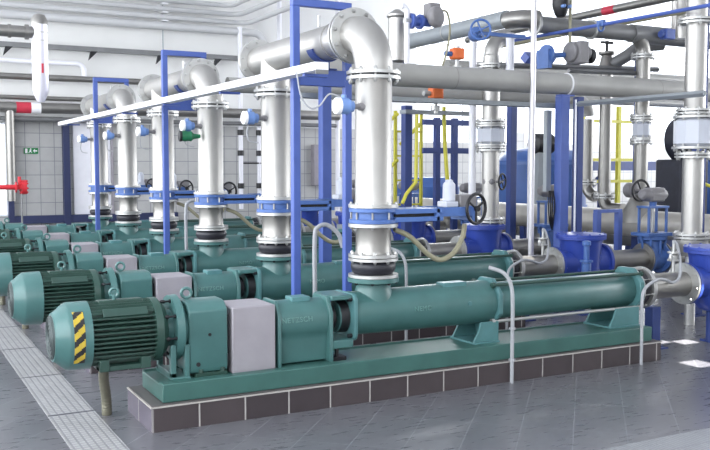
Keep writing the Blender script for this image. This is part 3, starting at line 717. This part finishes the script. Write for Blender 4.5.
# second pipe behind, with an elbow down
t = thing('rear_grey_pipe', 'grey pipe lower than the long one, bending down at a column', 'pipe', (6.0, 9.45, 2.54))
MB().cyl((3.5, 9.45, 2.55), (8.60, 9.45, 2.55), .085, 28).build('pipe', GPIPE, t)
MB().tube(arcpts((8.59, 9.45, 2.55), (1, 0, 0), (0, 0, -1), .21, 8), .087, 24).build('bend', GPIPE, t)
# blue posts
def post(x, y, h, lab, w=.045, m=BLUE, grp='single blue posts', name='steel_post', z0=0):
    t = thing(name, lab, 'post', (x, y, z0), grp)
    MB().box(x-w, x+w, y-w, y+w, z0+.012, h).build('post', m, t, bevel=.005)
    MB().box(x-w-.05, x+w+.05, y-w-.05, y+w+.05, z0, z0+.012).build('foot_plate', m, t)
    return t
tp = post(7.10, 8.05, 2.46, 'left one of the two close blue posts under the long grey pipe', .06)
MB().box(7.04, 7.24, 8.0, 8.10, 2.46, 2.478).build('head_plate', BLUE, tp)
post(7.345, 8.05, 2.46, 'right one of the two close blue posts under the long grey pipe', .045, DBLUE)
tag(MB().tube([(7.24, 7.97, .55), (7.23, 7.97, 2.42)], .012, 10).build('thin_riser', WPIPE), 'thin white pipe between the two close blue posts', 'pipe')
post(3.985, 8.0, 2.45, 'blue post seen between nearest riser and nearest portal', .05)
post(3.79, 8.25, 2.30, 'pale grey post standing left of a blue one behind the nearest portal', .035, GTRAY)
post(6.30, 10.2, 2.45, 'blue post right of the nearest riser behind the blue valve yoke', .055, DBLUE)
post(8.30, 10.5, 2.76, 'dark blue post just left of the long white pole', .055, DBLUE)
post(9.05, 8.75, 3.25, 'blue post right of the column with the small pale valve', .05, DBLUE)
post(8.0, 6.85, 4.2, 'blue post behind the bright column at the right picture edge', .055, DBLUE)
t = thing('blue_rack', 'dark blue twin-post rack with cross bars behind the big handwheel', 'frame', (8.1, 12, 0))
for x in (7.98, 8.32): MB().box(x-.045, x+.045, 11.96, 12.04, 0, 2.42).build('post', DBLUE, t)
for z in (1.85, 2.30): MB().box(7.7, 8.6, 11.95, 12.0, z, z+.09).build('cross_bar', DBLUE, t)
post(6.2, 5.78, .38, 'short blue post under the pipe at the end of the nearest pump', .05, DBLUE)
post(6.10, 7.49, .44, 'short blue post under the pipe at the end of the second pump', .05, DBLUE)
# grey tray and other trays
t = thing('grey_cable_tray', 'narrow grey cable tray passing below the long grey pipe', 'cable tray', (6.5, 8.2, 2.33))
MB().box(3.8, 7.5, 8.16, 8.30, 2.335, 2.385).build('tray', GTRAY, t, bevel=.003)
tag(MB().tube([(7.2, 7.90, 2.365), (6.95, 5.9, 2.335)], .03, 4).build('cable_duct', GTRAY), 'grey duct from the twin blue posts towards the bright right column', 'duct')
tag(MB().box(6.1, 7.2, 9.9, 10.05, 2.33, 2.38).build('cable_duct', GTRAY), 'short grey duct behind the blue post and yellow braces', 'duct')
# long white pole and slimmer white pipes
def pole(pts, r, lab, m=WPIPE, name='white_pipe', cat='pipe', grp='slim white pipes'):
    return tag(MB().tube(pts, r, 14).build(name, m), lab, cat, grp)
pole([(6.55, 7.92, 0), (6.55, 7.92, 5.2)], .032, 'long slim white pole crossing the whole height right of the pale valve', PSTEEL)
pole([(6.87, 9.5, 1.02)]+[(6.87, 9.5, 3.35)]+arcpts((6.87, 9.5, 3.35), (0, 0, 1), (1, 0, 0), .12, 6), .048, 'white pipe left of the steel column, hooked at its top')
pole([(8.15, 9.9, 0), (8.15, 9.9, 2.6)], .03, 'slim white pipe just left of the long white pole')
pole([(5.31, 8.6, 2.68), (5.31, 8.6, 3.36)]+arcpts((5.31, 8.6, 3.36), (0, 0, 1), (-1, 0, 0), .07, 6), .03, 'white hooked pipe standing on the long grey pipe')
pole([(7.04, 8.96, 2.6), (7.04, 8.96, 3.3)], .052, 'short thick white pipe above the long grey pipe')
t = thing('white_canister', 'upright silver cylinder above the long grey pipe by the nearest bend', 'tank', (5.36, 8.9, 2.72))
MB().lathe((5.36, 8.9, 2.72), (0, 0, 1), [(0, .05), (.02, .05), (.1, .05), (.14, .10), (.62, .10), (.64, .12), (.66, .12), (.72, .03)], 26).build('cylinder', STEEL, t)
MB().box(5.22, 5.5, 8.95, 9.0, 2.70, 2.98).build('bracket', BLUE, t)
# vertical white pipes on the far wall
for x, z0, z1, r in ((7.94, .6, 5.0, .055), (8.42, .5, 2.7, .05), (8.98, .5, 6.7, .06), (10.6, .5, 6.7, .06)):
    tt = thing('wall_pipe', {7.94: 'slim white pipe dropping down the far wall right of the third riser', 8.42: 'short white valve pipe on the far wall between second and third risers', 8.98: 'tall white pipe on the far wall just left of the second riser', 10.6: 'tall white pipe on the far wall above the nearest header'}[x], 'pipe', (x, YB-.4, z0), 'white wall pipes')
    MB().cyl((x, YB-.35, z0), (x, YB-.35, z1), r, 14).build('pipe', WPIPE, tt)
    for z in (1.1, 1.9, 2.4):
        if x < 9: MB().cyl((x, YB-.35, z), (x, YB-.35, z+.13), r*1.5, 12).build('union', BLACK, tt)
tag(MB().cyl((8.0, YB-.38, 1.72), (8.75, YB-.38, 1.72), .02, 8).build('tap_lever', BLACK), 'black lever bar joining two white pipes on the far wall', 'lever')
# far wall upper pipes that turn towards the camera
zz = [5.50, 5.30, 5.11]
for k, z in enumerate(zz[:3]):
    y = YB-.3; x1 = 7.75+.2*k
    pts = [(-3.9, y, z), (x1-.3, y, z)]+arcpts((x1-.3, y, z), (1, 0, 0), (0, -1, 0), .3, 6)+[(x1, 12.0, z)]
    tag(MB().tube(pts, .06, 14).build('ceiling_pipe', WALLP), ['topmost', 'middle', 'lowest'][k]+' of three parallel pale pipes high on the far wall', 'pipe', 'parallel pipes high on the far wall')
tt = thing('pipe_hanger', 'thin rod with three hooks holding the parallel pipes', 'bracket', (6.08, YB-.3, 4.3))
MB().cyl((6.08, YB-.22, 4.3), (6.08, YB-.22, 5.6), .015, 8).build('rod', GTRAY, tt)
for z in zz[:3]: MB().box(6.02, 6.16, YB-.42, YB-.2, z-.11, z-.08).build('hook', WHITE, tt)
tag(MB().tube([(-3.9, YB-.3, 4.90)]+[(8.3, YB-.3, 4.90)]+arcpts((8.3, YB-.3, 4.90), (1, 0, 0), (0, 0, -1), .3, 6)+[(8.6, YB-.3, 4.45)], .09, 14).build('ceiling_pipe', WALLP), 'thicker pale wall pipe that ends in a downward bend above the second riser', 'pipe')
t = thing('wall_rail', 'long grey square rail across the upper far wall', 'rail', (3, YB-.2, 4.1))
MB().box(-3.9, 8.2, YB-.3, YB-.12, 4.22, 4.32).build('rail', DPIPE, t)
for x in (2.66, 4.46, 6.0, 7.4): MB().prism([(x-.05, 4.22), (x+.10, 4.22), (x-.1, 4.02)], 'y', YB-.3, YB-.2).build('bracket', BLACK, t)
tag(MB().tube([(-3.9, YB-.3, 3.92), (4.1, YB-.3, 3.92)]+arcpts((4.1, YB-.3, 3.92), (1, 0, 0), (0, 0, -1), .15, 6)+[(4.25, YB-.3, 3.62)], .055, 14).build('wall_pipe', WPIPE), 'white pipe on the far wall that hooks down above the farthest portal', 'pipe')
tag(MB().cyl((-3.9, YB-.35, 3.58), (6.6, YB-.35, 3.58), .07, 14).build('wall_pipe', STEEL2), 'steel pipe running level just above the farthest blue portal', 'pipe')
tag(MB().cyl((-3.9, YB-.35, 3.13), (4.5, YB-.35, 3.13), .05, 14).build('wall_pipe', STEEL2), 'thin steel pipe with fork below the hanging tube', 'pipe')
t = thing('marked_pipe', 'large silver pipe with a red marker at the left picture edge', 'pipe', (2, YB-.6, 2.85))
MB().cyl((-3.9, YB-.6, 2.88), (10.5, YB-.6, 2.92), .115, 22).build('pipe', STEEL2, t)
MB().cyl((2.75, YB-.6, 2.898), (3.05, YB-.6, 2.899), .119, 22).build('red_marker', MAG, t)['label'] = 'red marker band'
MB().cyl((3.05, YB-.6, 2.899), (3.25, YB-.6, 2.90), .119, 22).build('white_marker', WHITE, t)['label'] = 'white marker band'
MB().cyl((2.62, YB-.6, .9), (2.62, YB-.6, 2.85), .095, 20).build('drop_pipe', STEEL2, t)
tag(MB().cyl((-3.9, YB-.45, 2.66), (10.5, YB-.45, 2.68), .05, 14).build('wall_pipe', DPIPE), 'dark thin pipe directly below the large marked pipe', 'pipe')
t = thing('red_pipe', 'red pipe with round bolted flange at the left picture edge', 'pipe', (2.0, 17, 1.27))
MB().cyl((-1.0, 17.0, 1.27), (2.42, 17.0, 1.27), .045, 16).build('pipe', RED, t)
MB().cyl((2.36, 17.0, 1.27), (2.44, 17.0, 1.27), .13, 20).cyl((2.26, 17.0, 1.27), (2.28, 17, 1.27), .10, 20).bolts((2.4, 17, 1.27), (1, 0, 0), .11, 8, .02, .14).cyl((2.33, 17, 1.27), (2.33, 17, 1.46), .03, 12).build('flange', RED, t)
MB().cyl((2.36, 17, 0), (2.36, 17, 1.15), .015, 8).build('support_rod', DPIPE, t)
# exit sign
t = thing('exit_sign', 'small green emergency exit sign on the tiled far wall', 'sign', (3.14, YB-.02, 1.98))
MB().box(2.97, 3.27, YB-.025, YB-.002, 1.92, 2.05).build('panel', SIGN, t)
ic = MB()
ic.prism([(3.16, 1.985), (3.20, 2.03), (3.20, 2.0), (3.25, 2.0), (3.25, 1.97), (3.20, 1.97), (3.20, 1.94)], 'y', YB-.029, YB-.025)
ic.prism([(2.995, 1.935), (3.045, 1.935), (3.045, 2.035), (2.995, 2.035)], 'y', YB-.029, YB-.025)
ic.lathe((3.115, YB-.025, 2.03), (0, -1, 0), [(0, .012), (.004, .012)], 10).prism([(3.09, 2.015), (3.13, 2.015), (3.12, 1.98), (3.145, 1.94), (3.125, 1.94), (3.105, 1.965), (3.08, 1.94), (3.06, 1.945), (3.09, 1.975)], 'y', YB-.029, YB-.025)
ic.build('pictogram', WHITE, t)
# hanging clad tube at the upper left
hx, hy = 2.25, 14.0
t = thing('hanging_tube', 'bright clad vertical tube with tapered end hanging at upper left', 'pipe', (hx, hy, 3.2))
MB().lathe((hx, hy, 0), (0, 0, 1), [(2.60, .05), (2.64, .07), (2.76, .117), (3.74, .117)], 26).build('tube', CLAD, t)
MB().ring((hx, hy, 3.50), (0, 0, 1), .121, .1, .015, 26).build('seam_band', FLG, t); MB().ring((hx, hy, 3.62), (0, 0, 1), .121, .1, .015, 26).build('seam_band', FLG, t)
MB().lathe((hx, hy, 0), (0, 0, 1), [(3.74, .124), (3.80, .122), (3.88, .08), (3.90, .03)], 24).build('domed_top', STEEL2, t)
MB().tube([(-3.8, hy, 3.62), (hx-.05, hy, 3.62)], .085, 22).ring((hx-.18, hy, 3.62), (1, 0, 0), .11, .08, .05, 22).ring((hx-.42, hy, 3.62), (1, 0, 0), .10, .08, .04, 22).build('side_pipe', STEEL2, t)
MB().box(hx+.0, hx+.03, hy-.125, hy-.115, 3.02, 3.16).build('red_marker', MAG, t)['label'] = 'small red marker'
MB().cyl((hx, hy, 4.2), (hx, hy, ZC), .012, 8).build('hanging_rod', GTRAY, t)
# green-handled valve by third riser
t = thing('green_knob', 'green and black round knob left of the third riser', 'knob', (2.95, 9.28, 1.97))
MB().lathe((2.86, 9.2, 1.965), (1, -.1, 0), [(0, .045), (.005, .058), (.03, .058)], 18).build('knob_face', BLACK, t)
MB().lathe((2.89, 9.2, 1.965), (1, -.1, 0), [(0, .052), (.04, .058), (.07, .05), (.10, .056), (.13, .03), (.2, .02)], 18).build('knob_body', GRN, t)

# ------------------------------------------------------------------ clutter behind, right
def lathe_tank(name, lab, x, y, z, ax, prof, m, cat='tank', grp=None):
    t = thing(name, lab, cat, (x, y, z), grp)
    MB().lathe((x, y, z), ax, prof, 36).build('shell', m, t)
    return t
t = lathe_tank('blue_tank', 'big blue tank behind the twin blue posts', 11.3, 13.4, 0, (0, 0, 1), [(.35, .7), (.4, .85), (1.75, .85), (1.92, .7), (2.0, .3), (2.02, .1)], TANKB, 'tank', 'blue tanks')
MB().ring((11.3, 13.4, 1.7), (0, 0, 1), .89, .8, .05, 36).ring((11.3, 13.4, .9), (0, 0, 1), .88, .8, .04, 36).build('band', LBLUE, t)
for a in range(4): MB().box(11.3+.6*math.cos(PI/4+a*PI/2)-.05, 11.3+.6*math.cos(PI/4+a*PI/2)+.05, 13.4+.6*math.sin(PI/4+a*PI/2)-.05, 13.4+.6*math.sin(PI/4+a*PI/2)+.05, 0, .45).build('leg', DBLUE, t)
t = lathe_tank('blue_tank', 'lying blue tank behind the bright column at the right edge', 13.2, 9.0, 1.25, (.12, 1, 0), [(0, .3), (.12, .75), (.3, 1.0), (2.2, 1.0), (2.4, .75), (2.5, .3)], TANKB, 'tank', 'blue tanks')
MB().box(12.6, 13.9, 9.4, 9.6, 0, .5).build('saddle', DBLUE, t); MB().box(12.8, 14.1, 10.8, 11.0, 0, .5).build('saddle', DBLUE, t)
t = lathe_tank('blue_tank', 'blue tank low behind the big handwheel and steel column', 10.8, 16.6, 0, (0, 0, 1), [(.3, .5), (.35, .7), (1.2, .7), (1.4, .5)], TANKB, 'tank', 'blue tanks')
MB().cyl((10.8, 16.6, 0), (10.8, 16.6, .32), .45, 24).build('skirt', DBLUE, t)
# dark machinery at right
t = thing('dark_blower', 'dark machine with round housing and fins left of the right column', 'machine', (10.9, 9.7, 0))
MB().lathe((10.9, 9.3, 2.05), (0, 1, 0), [(0, .2), (.04, .34), (.4, .34), (.5, .2)], 26).build('housing', DARK, t)
fz = MB()
for a in range(14):
    M = Matrix.Translation((10.9, 9.26, 2.05)) @ Matrix.Rotation(2*PI*a/14, 4, 'Y'); fz.box(-.015, .015, -.05, .0, .1, .36, M)
fz.build('fins', BLACK, t)
MB().box(10.6, 11.2, 9.4, 9.9, 0, 1.75).build('cabinet', DARK, t, bevel=.03)
t = thing('dark_motor', 'dark round motor on a bracket between pale column and white poles', 'motor', (9.2, 11.0, 1.9))
MB().lathe((9.1, 11.0, 2.0), (1, 0, 0), [(0, .1), (.03, .16), (.35, .16), (.4, .1)], 22).build('housing', BLACK, t)
MB().box(9.15, 9.4, 10.9, 11.1, 0, 1.86).build('stand', GTRAY, t)
# yellow structures
t = thing('yellow_ladder', 'yellow-green ladder frame with braces behind the blue post', 'ladder', (7.6, 12.6, 0))
for x in (7.55, 8.05): MB().box(x-.02, x+.02, 12.55, 12.6, 0, 2.55).build('rail', YEL, t)
MB().tube([(7.55, 12.5, 2.5), (7.1, 12.5, 2.15)], .03, 6).build('brace', YEL, t); MB().tube([(8.05, 12.5, 2.4), (7.6, 12.5, 2.0)], .03, 6).build('brace', YEL, t)
MB().tube([(7.55, 12.5, 1.75), (6.9, 12.5, 1.2)], .03, 6).build('brace', YEL, t)
for z in (1.0, 1.4, 1.8, 2.2): MB().box(7.55, 8.05, 12.56, 12.59, z, z+.03).build('rung', YEL, t)
t = thing('yellow_rail', 'yellow guard rail with crossbars between the steel columns', 'railing', (13.9, 14, 0))
for x in (12.9, 13.9): MB().box(x-.04, x+.04, 13.96, 14.04, 0, 2.9).build('post', YEL, t)
for z in (1.30, 1.75, 2.55): MB().box(12.6, 14.3, 13.93, 13.97, z, z+.06).build('crossbar', YEL, t)
t = thing('rear_platform', 'dark blue steel platform behind the yellow guard rail', 'platform', (14, 15.2, 0))
MB().box(12.5, 16.5, 14.6, 16.0, 1.55, 1.75).build('deck', DBLUE, t)
for x in (12.6, 14.2, 16.3): MB().box(x-.07, x+.07, 14.7, 14.84, 0, 1.55).build('leg', DBLUE, t)
MB().tube([(12.6, 14.7, .3), (14.2, 14.7, 1.5)], .06, 6).build('brace', DBLUE, t)
tag(MB().tube(spline([(6.76, 10, 2.44), (6.77, 10, 2.1), (6.80, 10, 1.7), (6.86, 10, 1.1)], 6), .028, 10).build('yellow_hose', YEL), 'upright yellow-green hose rising above the big handwheel', 'hose')
tag(MB().tube([(9.3, 8.2, 1.52), (9.9, 8.0, 1.30)], .022, 8).build('lever_handle', YEL), 'yellow lever pointing down right beside the dark handwheel', 'lever')
tag(MB().tube([(4.95, 8.1, 1.25), (5.0, 8.1, 1.35), (5.12, 8.1, 1.48), (5.13, 8.1, 2.2)], .02, 8).build('yellow_hose', YEL), 'thin yellow hose right behind the nearest riser', 'hose')
# handwheel valves
def wheel_valve(x, y, z, R, ax, lab, wm=BLACK, bm=MGREY, depth=.18, grp='small handwheel valves'):
    t = thing('handwheel_valve', lab, 'valve', (x, y, z), grp)
    a, u, v = basis(ax); c = Vector((x, y, z))
    h = MB().torus(c, ax, R, R*.12, 26, 8)
    for k in range(4):
        w = PI/2*k+.4; h.cyl(c, c+(u*math.cos(w)+v*math.sin(w))*R, R*.08, 8)
    h.build('handwheel', wm, t)
    MB().cyl(c+a*.01, c-a*depth, R*.16, 10).lathe(c-a*depth*.5, -a, [(0, R*.3), (.03, R*.7), (.14, R*.75), (.17, R*.4)], 16).build('gear_body', bm, t)
    return t
wheel_valve(7.05, 9.10, 1.45, .10, (.5, -1, 0), 'dark handwheel in front of the third strainer column')
wheel_valve(8.56, 8.22, 1.34, .13, (-.1, -1, 0), 'dark handwheel on the cone of the manifold column')
wheel_valve(6.03, 8.2, 3.17, .11, (-.5, -1, 0), 'light blue handwheel at the top near the steel column', LBLUE, LBLUE, .5)
wv = wheel_valve(6.6, 11.4, 1.75, .10, (.2, -1, 0), 'small dark handwheel among the yellow braces')
MB().cyl((6.58, 11.5, 0), (6.58, 11.5, 1.72), .04, 12).build('stand', LBLUE, wv)
def actuator(x, y, z, lab, m=ORNG):
    t = thing('valve_actuator', lab, 'actuator', (x, y, z), 'orange valve actuators')
    MB().box(x-.075, x+.075, y-.06, y+.06, z, z+.13).build('housing', m, t, bevel=.02)
    MB().cyl((x, y, z-.16), (x, y, z), .022, 10).ring((x, y, z-.10), (0, 0, 1), .055, .01, .05, 16).build('stem', FLG, t)
    MB().cyl((x-.16, y, z+.06), (x-.07, y, z+.06), .03, 12).build('side_knob', LBLUE if z > 2.7 else FLG, t); MB().cyl((x, y, z+.13), (x, y, z+.15), .04, 14).build('top_knob', FLG, t)
actuator(6.0, 8.62, 2.88, 'orange valve actuator standing above the long grey pipe')
actuator(5.60, 8.45, 2.40, 'orange valve actuator hanging below the long grey pipe')
t = thing('blue_top_valve', 'small blue valve with grey wheel high above the long grey pipe', 'valve', (5.5, 8.6, 3.3))
MB().cyl((5.35, 8.6, 3.27), (5.62, 8.6, 3.27), .05, 16).ring((5.37, 8.6, 3.27), (1, 0, 0), .085, .02, .03, 20).ring((5.48, 8.6, 3.27), (1, 0, 0), .085, .02, .03, 20).build('valve_body', BLUE, t)
MB().lathe((5.60, 8.55, 3.32), (.4, -1, 0), [(0, .09), (.04, .12), (.10, .12), (.13, .06)], 20).box(5.55, 5.7, 8.5, 8.65, 3.28, 3.48).build('gear_head', MGREY, t, bevel=.015)
MB().cyl((5.28, 8.6, 3.27), (5.36, 8.6, 3.27), .035, 12).build('stub', FLG, t)
tag(MB().tube(spline([(5.68, 8.5, 3.40), (5.78, 8.5, 3.38), (5.82, 8.5, 3.2), (5.78, 8.5, 2.95), (5.70, 8.5, 2.72)], 8), .012, 8).build('loop_cable', BHOSE), 'beige cable looping down onto the long grey pipe', 'cable')
# grey motor valve and black camera-like box, upper right
t = thing('motor_valve', 'grey motorised valve with blue flange above the long grey pipe', 'valve', (7.3, 8.25, 2.95))
MB().lathe((7.30, 8.2, 3.00), (1, 0, 0), [(0, .03), (.02, .12), (.14, .12), (.18, .08), (.30, .09), (.34, .04)], 22).box(7.36, 7.5, 8.05, 8.3, 2.86, 3.12).build('gear_motor', MGREY, t, bevel=.015)
MB().ring((7.06, 8.3, 2.95), (1, 0, 0), .13, .03, .04, 24).box(7.0, 7.06, 8.2, 8.4, 2.8, 3.02).cyl((7.08, 8.3, 2.95), (7.3, 8.25, 2.97), .03, 12).build('blue_flange', LBLUE, t)
MB().lathe((7.62, 8.2, 2.97), (1, 0, 0), [(0, .08), (.01, .09), (.05, .09)], 18).build('end_wheel', BLACK, t)
t = thing('control_box', 'black control head hanging at the top edge right of the white pole', 'box', (7.3, 8.3, 3.55))
MB().lathe((7.27, 8.3, 3.42), (0, 0, 1), [(0, .05), (.03, .07), (.12, .10), (.26, .10), (.30, .06)], 14).build('head', BLACK, t)
MB().cyl((7.22, 8.22, 3.53), (7.22, 8.17, 3.53), .02, 10).cyl((7.31, 8.22, 3.53), (7.31, 8.17, 3.53), .02, 10).build('lens_button', TXB, t)
tag(MB().tube([(7.42, 8.3, 3.75), (7.42, 8.3, 3.2), (7.40, 8.28, 3.0)], .018, 8).build('loop_cable', BHOSE), 'straight beige cable beside the black control head', 'cable')
t = thing('cone_valve', 'grey conical valve with dark stem on the second grey column', 'valve', (mx, 9.11, 3.0))
MB().lathe((mx, 9.11, 2.92), (0, 0, 1), [(0, .14), (.04, .14), (.04, .11), (.22, .07), (.24, .11), (.27, .11)], 20).build('cone', STEEL2, t)
MB().cyl((mx, 9.11, 3.18), (mx, 9.11, 3.34), .02, 8).box(mx-.1, mx+.1, 9.09, 9.13, 3.30, 3.33).build('stem', BLACK, t)
t = thing('curved_branch', 'grey branch pipe rising from the cone valve to the roof pipe', 'pipe', (mx, 8.9, 3.2))
MB().tube(spline([(mx+.05, 9.05, 3.02), (mx+.15, 8.9, 3.12), (mx+.3, 8.8, 3.24), (mx+.6, 8.7, 3.28)], 6), .08, 18).build('pipe', DPIPE, t)
# top-right rods and pipes running along the hall depth
tag(MB().tube([(7.2, 9.6, 3.24), (7.2, 5.9, 3.205)], .02, 8).build('blue_rod', BLUE), 'thin blue rod slanting up to the right across the upper pipes', 'rod')
t = thing('silver_roof_pipe', 'silver pipe with red band slanting to the top right edge', 'pipe', (8.2, 8.6, 3.6))
MB().tube([(8.2, 11.5, 3.60), (8.2, 6.6, 3.60)], .05, 14).build('pipe', STEEL2, t); MB().tube([(8.2, 8.55, 3.60), (8.2, 8.35, 3.60)], .053, 14).build('red_band', MAG, t)['label'] = 'red marker band'
tag(MB().tube([(8.6, 11.5, 3.50), (8.6, 6.6, 3.50)], .035, 12).build('roof_conduit', YELST if False else BHOSE), 'thin beige conduit just below the silver roof pipe', 'conduit')
for x, y, z0, r, lab in ((8.75, 7.8, 3.2, .07, 'steel pipe dropping from the roof left of the right column'), (9.3, 8.4, 3.35, .05, 'slimmer steel pipe dropping from the roof near the right column')):
    tag(MB().cyl((x, y, z0), (x, y, ZC), r, 18).build('drop_pipe', STEEL, None), lab, 'pipe', 'roof drop pipes')
t = thing('flange_cluster', 'blue valve block on the dark roof pipe near the right column', 'valve', (9.1, 8.3, 3.3))
MB().box(8.96, 9.12, 8.22, 8.34, 3.27, 3.40).cyl((8.9, 8.28, 3.33), (9.2, 8.28, 3.33), .045, 14).build('block', BLUE, t, bevel=.01)
t = thing('blue_clamp', 'light blue ring clamp hanging on the thin blue rod', 'clamp', (7.2, 7.2, 3.2))
MB().torus((7.2, 7.55, 3.19), (0, 1, .1), .04, .012, 20, 8).box(7.18, 7.22, 7.5, 7.6, 3.2, 3.27).build('ring', LBLUE, t)
# dark fastened channel & diagonal arms
tag(MB().tube([(7.45, 8.35, 2.80), (8.9, 8.6, 2.86)], .03, 4).build('bracket_beam', DPIPE), 'dark flat arm just above the long grey pipe at right', 'bracket')
tag(MB().tube([(7.1, 8.75, 2.98), (7.62, 8.85, 3.0)], .07, 4).build('bracket_beam', BLUE), 'blue beam stub beside the long white pole', 'bracket')
tag(MB().box(6.1, 6.75, 8.30, 8.34, 3.13, 3.17).build('bracket_beam', LBLUE), 'thin light blue spindle arm right of the high light blue handwheel', 'bracket')
# low equipment between strainers and manifold
t = thing('low_pump', 'grey low pump casing among pipes behind the second knife valve', 'pump', (6.8, 12.0, .0))
MB().lathe((6.4, 12.0, .95), (1, 0, 0), [(0, .1), (.02, .2), (.3, .22), (.34, .14), (.7, .14), (.75, .05)], 24).build('casing', MGREY, t)
MB().box(6.3, 7.3, 11.75, 12.25, 0, .75).build('plinth', GTRAY, t)
t = thing('second_manifold', 'lower steel manifold running back next to the wide one', 'pipe', (9.6, 10, .6))
MB().cyl((9.7, 5.5, .62), (9.7, 17, .62), .14, 28).build('pipe', DPIPE, t)
for y in (6.5, 9.5, 12.5, 15.5): MB().box(9.65, 9.75, y-.05, y+.05, 0, .50).build('support_leg', DBLUE, t)
t = thing('pipe_trestle', 'low blue trestle in front of the manifold beside the second strainer', 'frame', (7.9, 8.3, 0))
for x in (7.75, 8.10): MB().box(x-.035, x+.035, 8.1, 8.17, 0, 1.08).build('post', BLUE, t)
MB().box(7.72, 8.13, 8.1, 8.17, 1.08, 1.12).build('beam', BLUE, t)
t = thing('junction_strip', 'pale grey cable duct fixed left of the twin blue posts', 'duct', (6.98, 8.05, 1.3))
MB().box(6.95, 7.02, 8.14, 8.20, 1.35, 2.3).build('duct', GTRAY, t)
for q in range(4):
    tag(MB().tube(spline([(6.98+.02*q, 8.12, 1.36), (6.94+.03*q, 8.08, 1.2), (6.97+.02*q, 8.1, 1.02), (7.03, 8.12, .9)], 6), .008, 8).build('hanging_cable', BLACK), 'thin dark cable hanging from the pale duct by the twin posts', 'cable', 'cables hanging from the pale duct')
for y, z, x0, x1, rad, lab in ((11.2, 3.15, 7.6, 15.5, .09, 'grey rear pipe behind the roof pipe, upper one'), (11.6, 2.78, 8.4, 15.5, .07, 'slimmer grey rear pipe behind the roof pipe, lower one')):
    tag(MB().cyl((x0, y, z), (x1, y, z), rad, 20).build('rear_pipe', GPIPE), lab, 'pipe')
tag(MB().tube([(6.9, 9.0, 2.90), (9.6, 8.95, 2.98)], .035, 4).build('bracket_beam', DPIPE), 'flat grey beam just over the long grey pipe in the right half', 'beam')
t = thing('relief_valve', 'small light blue relief valve in front of the second strainer', 'valve', (6.62, 7.14, .6))
MB().cyl((6.66, 7.14, .50), (6.66, 7.14, .62), .05, 16).cyl((6.66, 7.14, .62), (6.66, 7.14, .80), .03, 14).ring((6.66, 7.14, .64), (0, 0, 1), .07, .01, .02, 18).build('valve_body', LBLUE, t)
MB().lathe((6.66, 7.14, .80), (0, 0, 1), [(0, .03), (.01, .045), (.05, .045), (.06, .02)], 14).build('cap', LBLUE, t)
# wall box seen between portal and riser
t = thing('wall_cabinet', 'pale grey wall cabinet seen between portal post and nearest riser', 'cabinet', (10.1, YB-.15, 1.4))
MB().box(10.0, 10.5, YB-.2, YB, 1.15, 2.2).build('cabinet', GUARD, t, bevel=.01); MB().box(10.44, 10.46, YB-.22, YB-.2, 1.6, 1.75).build('latch', BLACK, t)

# ------------------------------------------------------------------ light
w = bpy.data.worlds.new('sky'); sc.world = w; w.use_nodes = True
bg = w.node_tree.nodes['Background']; bg.inputs['Color'].default_value = (.87, .93, 1.0, 1); bg.inputs['Strength'].default_value = 2.2
def area(name, loc, rot, sx, sy, e, col=(1, 1, 1)):
    l = bpy.data.lights.new(name, 'AREA'); l.shape = 'RECTANGLE'; l.size = sx; l.size_y = sy; l.energy = e; l.color = col
    o = bpy.data.objects.new(name, l); COL.objects.link(o); o.location = loc; o.rotation_euler = rot
    return o
area('daylight_left', (XL-.35, 8.4, 3.6), (0, -PI/2, 0), 5.2, 23, 1150, (.95, .97, 1))
area('daylight_front', (1.4, YF-.35, 5.25), (PI/2, 0, 0), 9, 2.0, 60, (.95, .97, 1))
area('daylight_back', (18.4, YB+.4, 4.05), (-PI/2, 0, 0), 10.2, 4.6, 1100, (.95, .97, 1))
area('daylight_right', (XR+.4, 8.4, 4.0), (0, PI/2, 0), 4.6, 23, 1500, (.97, .98, 1))
s = bpy.data.lights.new('sun', 'SUN'); s.energy = 25; s.angle = .004; s.color = (1, .96, .9)
so = bpy.data.objects.new('sun', s); COL.objects.link(so); so.rotation_euler = SUN.to_track_quat('-Z', 'Y').to_euler()

vs = sc.view_settings
vs.view_transform = 'Standard'; vs.look = 'None'; vs.gamma = 1; vs.exposure = 0.45; vs.use_curve_mapping = False
